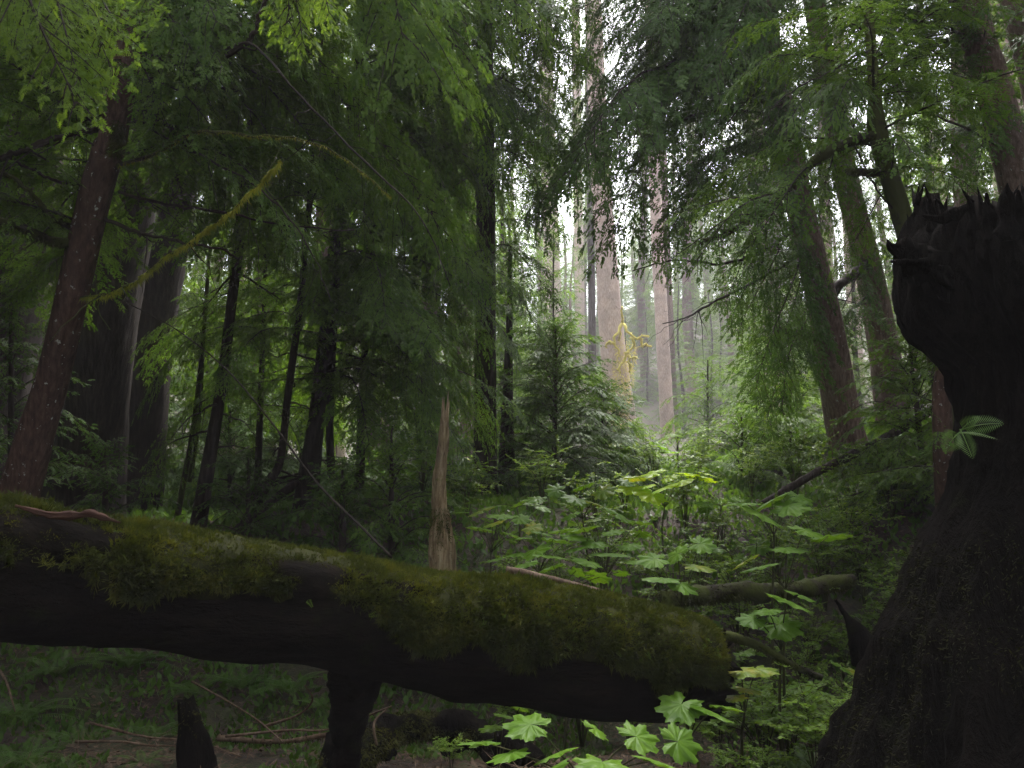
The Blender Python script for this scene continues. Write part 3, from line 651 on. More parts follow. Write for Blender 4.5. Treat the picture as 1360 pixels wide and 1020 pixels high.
t15, c15, o15 = big_tree('conifer_tree', 'second brown trunk behind and right of the leaning brown trunk',
    [(1190, 580, 14.5, 44), (1172, 450, 14.5, 37), (1150, 340, 14.5, 34), (1120, 220, 14.5, 30), (1085, 30, 14.5, 27)], 'bark_brown', 12, .15, .08, 63, seg=26, fm='hemdark',
    crowns=[dict(h0=8.6, h1=20, rmax=2.8, per_m=3, lod=1.7, hang=.2), dict(h0=5.8, h1=11, rmax=2.3, per_m=5, shape=.15, elev0=-20, elev1=0, hang=.2)],
    boughs=[((1120, 200, 14.5), (1090, 330, 13.4), HC), ((1115, 160, 14.5), (1190, 240, 13), H), ((1105, 120, 14.5), (1060, 220, 13), H), ((1150, 330, 14.5), (1100, 480, 13.6), HC),
            ((1145, 320, 14.5), (1230, 400, 13.8), H), ((1105, 100, 14.5), (1210, 130, 13), H), ((1100, 80, 14.5), (1000, 140, 13), H), ((1160, 400, 14.5), (1090, 470, 13.5), HC)])
limb(t15, [(1158, 345, 14.4), (1120, 375, 14), (1085, 400, 13.8)], .11, .06, M['bark_dark'], o15, 'dead_branch', seed=64, side=4)
limb(t15, [(1150, 395, 14.4), (1125, 420, 14), (1118, 445, 13.8)], .03, .012, M['bark_dark'], o15, 'dead_branch', seed=65, side=3)
t16, c16, o16 = big_tree('hemlock_tree', 'dark mossy crooked trunk above the black stump, with one long limb sweeping left',
    [(1262, 560, 8.2, 30), (1238, 430, 8.2, 27), (1205, 310, 8.2, 26), (1182, 235, 8.2, 24), (1165, 170, 8.2, 24), (1160, 100, 8.2, 14)], 'bark_mossy', 3.5, .15, .1, 66, seg=16, fm='hem',
    crowns=[dict(h0=4.2, h1=8, rmax=2.0, per_m=7, hang=.2)],
    boughs=[((1150, 140, 8), (1085, 130, 7.4), dict(hang=.2, arch=.2)), ((1150, 130, 8), (1100, 165, 7.2), dict(hang=.8, arch=.25)), ((1160, 120, 8.2), (1255, 70, 7.8), H), ((1165, 130, 8.2), (1290, 150, 7.8), H),
            ((1150, 120, 8.2), (1040, 170, 7.6), H), ((1090, 215, 7.9), (1000, 330, 7.5), H), ((1050, 250, 7.8), (920, 345, 7.5), dict(hang=.2, arch=.1)), ((1020, 270, 7.8), (890, 290, 7.6), dict(hang=.2, arch=.1)), ((1000, 285, 7.8), (880, 360, 7.6), dict(hang=.2, arch=.1)),
            ((1165, 170, 8.2), (1270, 200, 8.6), H), ((1160, 100, 8.2), (1220, 110, 9), H), ((1110, 190, 8), (1090, 300, 8), HC), ((1190, 260, 8.2), (1240, 250, 8.4), H)])
limb(t16, [(1168, 178, 8.2), (1110, 195, 8.0), (1060, 235, 7.9), (1020, 275, 7.8), (975, 305, 7.7), (930, 322, 7.7)], .06, .02, M['bark_mossy'], o16, 'mossy_branch', seed=67, fuzz=(1500, .07, .8), side=6, n=40)
limb(t16, [(1178, 228, 8.2), (1150, 229, 8.0), (1126, 228, 7.9)], .045, .035, M['bark_mossy'], o16, 'branch_stub', seed=68, fuzz=(600, .06, .8), n=10)
limb(t16, [(1195, 290, 8.2), (1155, 235, 8.1), (1135, 160, 8.0), (1185, 20, 7.9)], .012, .006, M['twig'], o16, 'dead_branch', seed=69, side=4)
limb(t16, [(1165, 60, 7.9), (1110, 90, 7.7), (1040, 130, 7.6), (1010, 170, 7.6)], .012, .004, M['twig'], o16, 'dead_branch', seed=70, side=8)
t17, c17, o17 = big_tree('conifer_tree', 'stout leaning brown trunk in the top right corner behind the black stump',
    [(1400, 520, 10.5, 60), (1372, 350, 10.5, 52), (1348, 230, 10.5, 46), (1318, 110, 10.5, 42), (1283, -20, 10.5, 38)], 'bark_brown', 12, .15, .08, 71, seg=28, fm='hemdark',
    crowns=[dict(h0=7.6, h1=19, rmax=3.2, per_m=6, lod=1.7, hang=.2), dict(h0=5.2, h1=9, rmax=2.4, per_m=6, az=(2.2, 4.6), shape=.2, elev0=-15, elev1=5, hang=.2)],
    boughs=[((1330, 150, 10.5), (1180, 60, 9.6), H), ((1325, 120, 10.5), (1200, 130, 9.8), H), ((1310, 80, 10.5), (1120, 20, 9.6), H), ((1340, 190, 10.5), (1215, 200, 10), H), ((1300, 40, 10.5), (1180, 0, 9.6), H), ((1330, 130, 10.5), (1290, 230, 9.8), H),
            ((1310, 60, 10.5), (1080, 70, 9.8), H), ((1300, 30, 10.5), (1060, 10, 9.6), H)])
limb(t17, [(1340, 200, 10.4), (1280, 170, 10), (1220, 150, 9.8), (1150, 170, 9.6)], .02, .006, M['twig'], o17, 'dead_branch', seed=72, side=10)
big_tree('conifer_tree', 'slimmer brown trunk cut by the right edge of the view, beside the stout leaning one',
    [(1430, 420, 13, 40), (1400, 240, 13, 34), (1372, 110, 13, 31), (1340, -20, 13, 28)], 'bark_brown', 12, .15, .08, 73, seg=20, fm='hemdark',
    crowns=[dict(h0=8.5, h1=20, rmax=3.0, per_m=5, lod=1.7, hang=.2)])
big_tree('sapling_tree', 'short reddish stem among leaves at the left edge of the black stump',
    [(1256, 640, 7.5, 30), (1252, 590, 7.5, 26), (1250, 520, 7.5, 22), (1258, 440, 7.5, 14)], 'bark_red', 1.0, .1, .08, 74, seg=14, cat='sapling',
    crowns=[dict(h0=1.6, h1=3, rmax=.8, per_m=12)])
# ------------------------------------------------------------------ terrain
def build_ground():
    xs = np.concatenate([np.linspace(-140, -12, 50), np.linspace(-11.8, 12, 150), np.linspace(12.5, 140, 50)])
    ys = np.concatenate([np.linspace(-40, 2.5, 40), np.linspace(2.7, 20, 130), np.linspace(20.5, 205, 90)])
    X, Y = np.meshgrid(xs, ys); Z = hgt(X, Y)
    p = np.stack([X, Y, Z * 0], -1)
    near = np.exp(-((Y - 8) / 9) ** 2)
    Z = Z + near * 0.055 * fbm(p * 3.1, 4, 9)
    V = np.stack([X, Y, Z], -1).reshape(-1, 3)
    idx = np.arange(len(V)).reshape(X.shape)
    Q = np.stack([idx[:-1, :-1], idx[:-1, 1:], idx[1:, 1:], idx[1:, :-1]], -1).reshape(-1, 4)
    mb = MB(); mb.add(V, Q)
    o = mb.build('ground', M['ground'], smooth=True); tag(o, kind='structure'); return o
build_ground()

# ------------------------------------------------------------------ the mossy log
LG = [(-330, 722, 3.35, 190), (-150, 742, 3.5, 186), (0, 757, 3.7, 182), (150, 776, 3.85, 172), (300, 795, 4.0, 158), (440, 813, 4.1, 146), (560, 838, 4.2, 152), (680, 852, 4.25, 163), (800, 872, 4.3, 162), (890, 886, 4.35, 146), (935, 893, 4.38, 126)]
lp = np.array([P(a, b, d) for a, b, d, w in LG]); lr = np.array([w * .47 / FPX * d for a, b, d, w in LG])
lorg = np.array([lp[5][0], lp[5][1], hz(lp[5][0], lp[5][1])])
LOG = thing('fallen_log', lorg, 'huge moss-topped fallen log lying across the foreground', 'log')
nl = 230; lc = catmull(lp, nl); lrad = np.interp(np.linspace(0, len(lr) - 1, nl), np.arange(len(lr)), lr)
def logdisp(V, th, t, r):
    return r * (0.08 * fbm(V * np.array([1.2, 2.5, 2.5]), 4, 31) + 0.07 * fbm(V * np.array([3, 9, 9]), 3, 33) + 0.05 * np.cos(5 * th + 2))
mb = MB(); jag = np.random.default_rng(3).uniform(-0.05, 0.12, 72)
tube(mb, lc, lrad, 72, 0, logdisp, True, jag)
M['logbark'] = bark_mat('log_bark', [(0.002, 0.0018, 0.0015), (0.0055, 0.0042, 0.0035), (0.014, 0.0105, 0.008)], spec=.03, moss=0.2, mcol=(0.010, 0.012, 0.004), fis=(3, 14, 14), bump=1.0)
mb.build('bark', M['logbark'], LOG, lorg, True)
# moss blanket: many small blades over the upper side, ragged lower hem
def log_moss():
    r = np.random.default_rng(8); n = 30000; K = 28
    u = r.uniform(0, nl - 1.01, n); i = u.astype(int); f = (u - i)[:, None]
    c = lc[i] * (1 - f) + lc[i + 1] * f
    T = lc[np.minimum(i + 1, nl - 1)] - lc[i]; T /= np.linalg.norm(T, axis=1)[:, None]
    U = np.array([0, 0, 1.0]) - T * T[:, 2:3]; U /= np.linalg.norm(U, axis=1)[:, None]; W = np.cross(T, U)
    lim = 1.2 + 0.6 * fbm(np.stack([c[:, 0] * 1.6, c[:, 0] * 0, c[:, 0] * 0], -1), 3, 4)
    a = r.uniform(-1, 1, n) * 1.9
    nz = fbm(np.stack([c[:, 0] * 4, a * 1.3, a * 0], -1), 3, 12)
    keep = (np.abs(a) < lim + 0.40 * nz)
    keep &= ~((np.abs(c[:, 0] - P(95, 690, 3.8)[0]) < 0.20 + 0.06 * nz) & (r.random(n) < .85))
    c, a, U, W, i = c[keep], a[keep], U[keep], W[keep], i[keep]; n = len(c)
    d = U * np.cos(a)[:, None] + W * np.sin(a)[:, None]
    base = c + d * (lrad[i] * r.uniform(.99, 1.05, n))[:, None]
    sz = r.uniform(.6, 1.35, n) * (1 + .5 * np.clip(fbm(base * 3, 3, 40), -.4, 1))
    b = np.repeat(base, K, 0); dn = np.repeat(d, K, 0); szz = np.repeat(sz, K)[:, None]; aa = np.repeat(np.abs(np.sin(a)), K)
    e = dn * .8 + r.normal(0, .62, b.shape); e[:, 2] -= .45 * aa; e /= np.linalg.norm(e, axis=1)[:, None]
    n = len(b); b = b + r.normal(0, .007, b.shape) * szz
    ln = r.uniform(.012, .034, n)[:, None] * szz * (1 + .8 * (aa > .85)[:, None] * r.random((n, 1)))
    sv = np.cross(e, r.normal(0, 1, b.shape)); sv /= np.linalg.norm(sv, axis=1)[:, None]; w = .0030 * szz
    V = np.stack([b - dn * .01, b + e * ln * .5 + sv * w, b + e * ln, b + e * ln * .5 - sv * w], 1).reshape(-1, 3)
    mb = MB(); mb.add(V, np.arange(n * 4).reshape(-1, 4))
    mb.build('moss', M['moss_tuft'], LOG, lorg); mb = MB()
    # thin felt under the blades
    na = 40; A = np.linspace(-1.55, 1.55, na); ii = np.arange(0, nl - 3)
    Tn = np.gradient(lc, axis=0); Tn /= np.linalg.norm(Tn, axis=1)[:, None]
    U = np.array([0, 0, 1.0]) - Tn * Tn[:, 2:3]; U /= np.linalg.norm(U, axis=1)[:, None]; W = np.cross(Tn, U)
    d = U[ii][:, None] * np.cos(A)[None, :, None] + W[ii][:, None] * np.sin(A)[None, :, None]
    c = lc[ii][:, None]
    base = c + d * lrad[ii][:, None, None]
    limc = 1.05 + 0.6 * fbm(np.stack([c[..., 0] * 1.6 + 0 * A, 0 * (c[..., 0] + A), 0 * (c[..., 0] + A)], -1), 3, 4)
    edge = np.clip((limc - np.abs(A)[None, :]) * 2.2, -1, 1)
    bd = np.clip((0.22 - np.abs(c[..., 0] - P(95, 690, 3.8)[0])) * 6, 0, 1)
    th = 0.006 * edge + 0.05 * np.minimum(edge - .25, 0) + 0.006 * np.clip(fbm(base * 4, 4, 40) + 0.3, 0, 1.2) * np.clip(edge + .3, 0, 1) + 0.005 * fbm(base * 26, 2, 41) - 0.06 * bd + 0.016
    base = base + d * th[..., None]
    idx = np.arange(len(ii) * na).reshape(len(ii), na)
    mb.add(base.reshape(-1, 3), np.stack([idx[:-1, :-1], idx[1:, :-1], idx[1:, 1:], idx[:-1, 1:]], -1).reshape(-1, 4))
    mb.build('moss_felt', M['moss_under'], LOG, lorg, True)
log_moss()
# broken limb stub under the log, red bark strip, leafy fringe
mb = MB(); tube(mb, catmull([P(480, 830, 4.2), P(474, 900, 4.28), P(462, 965, 4.35), P(452, 1040, 4.4)], 40), [.17, .12, .075, .06], 28, 0, lambda V, th, t, r: r * (0.7 * fbm(V * np.array([9, 9, 4]), 5, 8) + .15 * np.cos(3 * th)))
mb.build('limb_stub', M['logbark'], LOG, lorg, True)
mb = MB(); tube(mb, catmull([P(20, 672, 3.6), P(70, 684, 3.62), P(120, 684, 3.66), P(160, 694, 3.68)], 24), [.004, .013, .012, .003], 12, 0, lambda V, th, t, r: r * (0.9 * fbm(V * 30, 4, 9) + .5 * np.cos(2 * th)))
mb.build('bark_strip', M['redbark'], LOG, lorg, True)
def leaf_fringe():
    r = np.random.default_rng(17); mb = MB()
    for k in range(120):
        u = r.uniform(0.62, 0.99) if k > 25 else r.uniform(0.3, .99); i = int(u * (nl - 2)); a = -r.uniform(0.2, 1.5)
        T = lc[i + 1] - lc[i]; T /= np.linalg.norm(T); U = np.array([0, 0, 1.]) - T * T[2]; U /= np.linalg.norm(U); W = np.cross(T, U)
        if W[1] > 0: W = -W
        d = U * math.cos(a) - W * math.sin(a)
        b = lc[i] + d * lrad[i] * 1.04
        dirv = d * 0.6 + T * r.normal(0, .5) + np.array([0, 0, -.55]); dirv /= np.linalg.norm(dirv)
        s = np.cross(dirv, d); s /= np.linalg.norm(s); ln = r.uniform(.02, .075)
        for j in range(7):
            q = b + dirv * ln * j / 7
            for sd in (-1, 1):
                e = s * sd + dirv * .5; e /= np.linalg.norm(e); l2 = ln * .32 * (1 - j / 9); pw = dirv * ln * .05
                mb.add([q - pw, q + e * l2 * .6 + pw, q + e * l2 + d * .004, q + e * l2 * .5 - pw], [[0, 1, 2, 3]])
    mb.build('fern_fringe', M['huck'], LOG, lorg)
leaf_fringe()

# ------------------------------------------------------------------ broken snag
sp = [(586, 770, 7.3, 36), (585, 715, 7.3, 29), (585, 690, 7.3, 23), (584, 650, 7.3, 18), (588, 600, 7.3, 13), (591, 550, 7.3, 9)]
pts, rad = trunk_line(sp); so = pts[0]
SN = thing('broken_snag', so, 'slender broken snag of rotten reddish wood with a mossy foot', 'snag')
c = catmull(pts, 80); rr = np.interp(np.linspace(0, len(rad) - 1, 80), np.arange(len(rad)), rad)
mb = MB(); jag = np.random.default_rng(5).uniform(-.10, .16, 26); jag[4] = .22; jag[15] = -.18
tube(mb, c, rr, 26, 0, lambda V, th, t, r: r * (0.3 * fbm(np.stack([np.cos(th) * 2, np.sin(th) * 2, V[..., 2] * 2.2], -1), 4, 3) + .12 * fbm(V * 14, 3, 4)), True, jag)
mb.build('trunk', M['rot'], SN, so, True)
mb = MB(); lo = catmull([P(586, 770, 7.3), P(585, 715, 7.3), P(585, 678, 7.3)], 14)
moss_fuzz(mb, lo, np.interp(np.linspace(0, 1, 14), [0, 1], [.13, .095]), 6000, .045, 0, 3, .5, .005)
mb.build('moss', M['moss_tuft'], SN, so)

# ------------------------------------------------------------------ the black stump at right
def stump():
    D = 3.8; cx = 1440
    prof = [(1300, 440), (1150, 420), (1020, 305), (940, 280), (880, 264), (830, 252), (760, 230), (700, 202), (640, 173), (590, 163), (520, 153), (490, 158), (455, 190), (420, 214), (360, 226), (330, 226), (300, 215), (285, 200), (262, 190)]
    yy = np.array([p[0] for p in prof], float)[::-1]; ww = np.array([p[1] for p in prof], float)[::-1]
    nh, na = 150, 240
    py = np.linspace(1300, 262, nh); w = np.interp(py, yy, ww)
    zz = np.array([P(cx, y, D)[2] for y in py]); rad = w / FPX * D
    ctr = P(cx, 520, D); cxx, cyy = ctr[0], ctr[1]
    th = np.linspace(0, 2 * PI, na, endpoint=False)
    TH, Z = np.meshgrid(th, zz); RAD = np.repeat(rad[:, None], na, 1)
    left = 0.5 - 0.5 * np.cos(TH)              # 1 towards -x
    low = np.clip((1.1 - Z) / 1.6, 0, 1)
    top = np.clip((Z - 2.2) / 0.7, 0, 1)
    base = np.interp(Z, zz, 0.62 + 0.0 * zz)
    RR = RAD * (0.62 + 0.38 * left) * (1 - 0 * top)
    fl = fbm(np.stack([np.cos(TH) * 2.3, np.sin(TH) * 2.3, Z * 0.5], -1), 4, 51)
    fi = fbm(np.stack([np.cos(TH) * 9, np.sin(TH) * 9, Z * 1.3], -1), 3, 52)
    ridge = 1 - np.abs(fbm(np.stack([np.cos(TH + Z * .12) * 3.2, np.sin(TH + Z * .12) * 3.2, Z * 0.35], -1), 4, 57)) * 2
    RR = RR * (1 + 0.10 * ridge * (0.4 + low) + 0.05 * fbm(np.stack([np.cos(TH) * 5, np.sin(TH) * 5, Z * 4], -1), 4, 56) + 0.13 * fl * (0.25 + 0.75 * np.abs(np.sin(TH)) + .5 * low) + 0.045 * fi + 0.035 * fbm(np.stack([np.cos(TH) * 24, np.sin(TH) * 24, Z * 2.2], -1), 3, 59)) + 0.02 * fbm(np.stack([np.cos(TH) * 4, np.sin(TH) * 4, Z * 5], -1), 3, 53)
    sp = np.abs(fbm(np.stack([np.cos(th) * 7, np.sin(th) * 7, th * 0], -1), 4, 54)); big = fbm(np.stack([np.cos(th) * 1.5, np.sin(th) * 1.5, th * 0 + 2], -1), 3, 55)
    rngj = np.random.default_rng(9)
    spikes = 0.13 * np.clip(sp, 0, 1) + 0.10 * big + 0.12 * np.abs(fbm(np.stack([np.cos(th) * 19, np.sin(th) * 19, th * 0], -1), 3, 58)) ** 1.5 + 0.12 * rngj.random(na) ** 3
    Zt = Z + np.clip((Z - 2.35) / 0.6, 0, 1) * (spikes[None, :] - 0.05 - 0.16 * left)
    X = cxx + np.cos(TH) * RR; Y = cyy + np.sin(TH) * RR
    outer = np.stack([X, Y, Zt], -1)
    # hollow inside
    k = 26; inn = []
    for j in range(k):
        f = j / (k - 1)
        src = outer[nh - 1 - j * 2]
        s = 0.90 - 0.10 * f
        q = src.copy(); q[:, 0] = cxx + (src[:, 0] - cxx) * s; q[:, 1] = cyy + (src[:, 1] - cyy) * s; inn.append(q)
    ring = np.concatenate([outer, np.array(inn)], 0); m = len(ring)
    idx = np.arange(m * na).reshape(m, na); b = np.roll(idx, -1, 1)
    mb = MB(); V = np.vstack([ring.reshape(-1, 3), [[cxx, cyy, inn[-1][:, 2].mean()]]])
    T = [[m * na, idx[-1][j], b[-1][j]] for j in range(na)]
    mb.add(V, np.stack([idx[:-1], b[:-1], b[1:], idx[1:]], -1).reshape(-1, 4), T)
    org = np.array([cxx, cyy, hz(cxx, cyy)])
    t = thing('tree_stump', org, 'enormous blackened hollow stump with a splintered top, at the right edge', 'stump')
    rj = np.random.default_rng(77); top_ = outer[-1]
    for q in range(230):
        k0 = int(rj.integers(0, na)); bq = top_[k0] - [0, 0, .04]; hgt_ = .03 + .16 * rj.random() ** 2.5; tl = np.array([rj.normal(0, .3), rj.normal(0, .3), 1.0])
        tube(mb, catmull([bq, bq + tl * hgt_ * .5, bq + tl * hgt_ + rj.normal(0, .004, 3)], 5), [.006 + hgt_ * .10, .0015], 5)
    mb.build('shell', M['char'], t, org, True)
    # torn lip and splinters
    r = np.random.default_rng(2)
    for pix, w0 in (([(1250, 372, 3.7), (1215, 345, 3.6), (1186, 330, 3.55), (1178, 318, 3.55)], .09), ([(1245, 360, 3.7), (1215, 333, 3.65), (1192, 318, 3.6)], .07), ([(1262, 370, 3.6), (1225, 352, 3.5), (1183, 347, 3.45)], .05),
                    ([(1250, 350, 3.8), (1236, 310, 3.8), (1230, 278, 3.8)], .045), ([(1262, 340, 3.8), (1248, 300, 3.8), (1240, 268, 3.82)], .04), ([(1240, 352, 3.75), (1262, 330, 3.75), (1300, 318, 3.7)], .03),
                    ([(1300, 330, 3.6), (1292, 285, 3.6), (1285, 262, 3.6)], .03), ([(1318, 320, 3.5), (1312, 280, 3.5), (1310, 256, 3.5)], .035), ([(1340, 320, 3.4), (1336, 270, 3.4), (1338, 243, 3.4)], .04), ([(1356, 310, 3.4), (1356, 275, 3.4), (1352, 252, 3.4)], .03),
                    ([(1330, 310, 3.7), (1290, 285, 3.7), (1245, 290, 3.7), (1225, 286, 3.7)], .05)):
        mb = MB(); c = catmull([P(*q) for q in pix], 16)
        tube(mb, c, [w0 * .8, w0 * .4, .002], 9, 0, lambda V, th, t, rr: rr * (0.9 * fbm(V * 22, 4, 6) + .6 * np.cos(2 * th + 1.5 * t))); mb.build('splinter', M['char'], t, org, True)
    # moss and tiny leaves on the flank
    mb = MB(); vis = outer[10:95, :].reshape(-1, 3); nrm = np.stack([np.cos(TH), np.sin(TH), 0 * TH], -1)[10:95].reshape(-1, 3)
    cl = fbm(vis * 2.2, 3, 61); n = 60000
    pk = r.integers(0, len(vis), n); pk = pk[(cl[pk] > 0.12) & (nrm[pk][:, 0] < 0.5) & (nrm[pk][:, 1] < .6)]; n = len(pk)
    b = vis[pk] + r.normal(0, .012, (n, 3)); d = nrm[pk] * .7 + r.normal(0, .5, (n, 3)) + [0, 0, -.2]; d /= np.linalg.norm(d, axis=1)[:, None]
    s = np.cross(d, r.normal(0, 1, (n, 3))); s /= np.linalg.norm(s, axis=1)[:, None]; ln = r.uniform(.01, .035, n)[:, None]
    mb.add(np.stack([b, b + d * ln * .5 + s * .003, b + d * ln, b + d * ln * .5 - s * .003], 1).reshape(-1, 3), np.arange(n * 4).reshape(-1, 4))
    mb.build('moss', M['moss_under'], t, org)
    return t, org
ST, sorg = stump()

# ------------------------------------------------------------------ smaller dead wood
def log_thing(name, label, pix, mat, cat, w0, w1, seed, fuzz=None, seg=14, n=40, group=None, amp=.25):
    pts = np.array([P(*q) for q in pix]); c = catmull(pts, n); org = c[0] * .5 + c[-1] * .5
    org = np.array([org[0], org[1], hz(org[0], org[1])])
    mb = MB(); tube(mb, c, [w0, w1], seg, 0, lambda V, th, t, r: r * amp * fbm(V * 5, 4, seed), True, np.random.default_rng(seed).uniform(-.3, .5, seg) * w1)
    t = thing(name, org, label, cat, group); mb.build('wood', M[mat], t, org, True)
    if fuzz:
        mb = MB(); moss_fuzz(mb, c, np.linspace(w0, w1, n), fuzz[0], fuzz[1], 0, seed, fuzz[2], .006); mb.build('moss', M['moss_olive'], t, org)
    return t
log_thing('fallen_pole', 'bare dark fallen pole slanting up to the right below the leaning brown trunk', [(1010, 672, 9.6), (1080, 630, 9.7), (1160, 590, 9.8), (1245, 540, 10)], 'bark_dark', 'fallen pole', .05, .06, 1)
log_thing('fallen_pole', 'thin fallen sapling stem sloping down across the left trunks to the log', [(160, 398, 6.6), (230, 435, 6.4), (300, 490, 6.2), (360, 560, 6.0), (420, 640, 5.8), (480, 700, 5.6), (520, 740, 5.4)], 'twig', 'fallen pole', .005, .009, 2, amp=.1)
log_thing('fallen_log', 'low mossy log lying flat among broad leaves beyond the big log', [(880, 795, 6.8), (960, 788, 7.0), (1060, 782, 7.2), (1130, 772, 7.4)], 'bark_mossy', 'log', .085, .06, 3, (16000, .06, .5), amp=.5, n=60)
log_thing('fallen_branch', 'grey bare branch resting along the top of the mossy log', [(672, 757, 4.45), (720, 766, 4.45), (770, 778, 4.45), (812, 790, 4.45)], 'deadtwig', 'branch', .022, .014, 4)
log_thing('fallen_branch', 'mossy grey branch slanting behind the broken end of the log', [(940, 838, 4.9), (1000, 855, 5.0), (1050, 882, 5.0), (1090, 900, 5.1)], 'bark_mossy', 'branch', .03, .02, 5, (800, .04, .6))
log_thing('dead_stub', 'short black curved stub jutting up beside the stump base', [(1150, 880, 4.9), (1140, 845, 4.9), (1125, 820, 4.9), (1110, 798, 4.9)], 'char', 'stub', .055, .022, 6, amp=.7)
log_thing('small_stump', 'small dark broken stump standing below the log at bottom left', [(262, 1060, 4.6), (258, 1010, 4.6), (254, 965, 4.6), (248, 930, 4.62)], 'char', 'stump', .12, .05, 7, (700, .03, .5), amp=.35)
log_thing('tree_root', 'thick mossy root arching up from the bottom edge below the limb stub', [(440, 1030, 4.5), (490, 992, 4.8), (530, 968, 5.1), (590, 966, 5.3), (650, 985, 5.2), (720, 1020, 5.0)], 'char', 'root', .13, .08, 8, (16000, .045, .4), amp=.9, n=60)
#log_thing('fallen_branch', 'broken pale-ended mossy branch lying at the bottom centre', [(560, 1050, 4.3), (585, 985, 4.5), (600, 970, 4.6)], 'deadtwig', 'branch', .05, .04, 9, (900, .04, .4))
log_thing('fallen_branch', 'mossy stick lying flat under the log near the small stump', [(290, 980, 5.2), (370, 985, 5.1), (440, 975, 5.0)], 'deadtwig', 'branch', .02, .014, 10, (700, .03, .5))
rs = np.random.default_rng(12)
twl = ['long forked reddish twig on the litter under the log', 'thin curved dead twig left of the small stump', 'bent bare twig hooked beneath the log centre', 'straight pale twig lying across the litter at bottom left',
       'reddish twig leaning on the limb stub', 'dry twig fallen below the ferns at far left', 'kinked twig beside the bottom root', 'slender twig lying at the bottom edge by the small stump']
for k, pix in enumerate([[(255, 905, 6.0), (300, 930, 5.6), (340, 955, 5.2), (375, 985, 4.9)], [(100, 985, 5.0), (160, 985, 5.0), (200, 990, 5.0), (245, 990, 5.0)], [(350, 965, 5.4), (395, 950, 5.3), (415, 930, 5.2), (405, 910, 5.1)], [(60, 1000, 4.9), (150, 1012, 4.8), (240, 1016, 4.8)],
                         [(300, 978, 5.1), (380, 970, 5.0), (440, 968, 4.9), (520, 938, 4.7)], [(0, 890, 5.5), (10, 910, 5.2), (20, 945, 5.0)], [(500, 990, 4.6), (497, 960, 4.7), (515, 940, 4.8)], [(120, 960, 5.4), (190, 978, 5.2), (260, 985, 5.0), (320, 1005, 4.8)]]):
    log_thing('dead_twig', twl[k], pix, 'deadtwig', 'twig', .009, .004, 20 + k, seg=6, n=20, group='dead twigs under the log')

# ------------------------------------------------------------------ leafy plants
def palmate(mb, c, X, Y, Nn, size, r, m=0, lobes=7):
    """a lobed, toothed maple-like leaf with folded veins, petiole joint at c"""
    na = 84; th = np.linspace(-PI * .93, PI * .93, na)
    la = np.linspace(-PI * .78, PI * .78, lobes)
    dl = np.min(np.abs(th[:, None] - la[None]), axis=1); gap = (la[1] - la[0]) / 2
    lob = 1 - np.clip(dl / gap, 0, 1) ** 0.85
    sz = 0.72 + 0.28 * np.cos(th * .55)
    rad = size * 1.1 * (0.62 + 0.26 * lob) * sz * (1 + .09 * (np.arange(na) % 4 < 1) - .05 * (np.arange(na) % 4 == 2))
    V = [c]; 
    for f in (0.45, 0.8, 1.0):
        z = size * ((.045 * (1 - dl / gap) * f - .11 * f * f) + 0.02 * np.sin(th * 9 + r.uniform(0, 6)) * f)
        rr = rad * f
        V.append(c + X * (np.cos(th) * rr)[:, None] + Y * (np.sin(th) * rr)[:, None] + Nn * z[:, None])
    V = np.vstack([V[0][None]] + V[1:])
    T = [[0, 1 + j, 2 + j] for j in range(na - 1)]; Q = []
    for k in range(2):
        a = 1 + k * na
        Q += [[a + j, a + na + j, a + na + j + 1, a + j + 1] for j in range(na - 1)]
    mb.add(V, Q, T, m)
def frame(d, up):
    X = d / np.linalg.norm(d); Y = np.cross(up, X); Y /= np.linalg.norm(Y); return X, Y, np.cross(X, Y)
def club_plant(label, base, leaves, size, mat='club', group='broad-leaved devil\'s club plants', seed=0, spread=.35, height=None, pts=None, name='broadleaf_plant'):
    """stem rising from base, leaves held flat on long stalks; pts gives explicit leaf centres"""
    r = np.random.default_rng(seed); base = np.array(base, float)
    t = thing(name, base, label, 'plant', group)
    mbs = MB()
    top = base + np.array([r.normal(0, .08), r.normal(0, .08), height]) if pts is None else np.mean(pts, axis=0) * np.array([.6, .6, 0.0]) + base * np.array([.4, .4, 0]) + np.array([0, 0, np.min([p[2] for p in pts]) - .06 - 0.1])
    tube(mbs, catmull([base - [0, 0, .15], base * .5 + top * .5 + r.normal(0, .04, 3), top], 14), [.014, .007], 6)
    for k in range(leaves if pts is None else len(pts)):
        if pts is None:
            a = k * 2.4 + r.uniform(0, .6); q = spread * r.uniform(.45, 1.1) 
            c = top + np.array([math.cos(a) * q, math.sin(a) * q, r.uniform(-.12, .12)])
        else: c = np.array(pts[k], float)
        d = c - top; d[2] *= .2; d += r.normal(0, .05, 3); d[2] = -abs(r.normal(.10, .14)) * np.linalg.norm(d)
        upv = np.array([r.normal(0, .38), r.normal(-.15, .38), 1.0])
        X, Y, Z = frame(d, upv)
        mb = MB(); palmate(mb, c, X, Y, Z, size * r.uniform(.5, 1.0), r)
        mm = mat if r.random() < .86 else 'clubold'
        lf = mb.build('leaf', M[mm], t, base, False)
        mb = MB(); tube(mb, catmull([top, top * .5 + c * .5 + [0, 0, .03], c], 8), [.004, .003], 5); mb.build('leaf_stalk', M['stem'], lf, base, True)
    mbs.build('stem', M['stem'], t, base, True)
    return t
def gbase(p): return np.array([p[0], p[1], hz(p[0], p[1])])
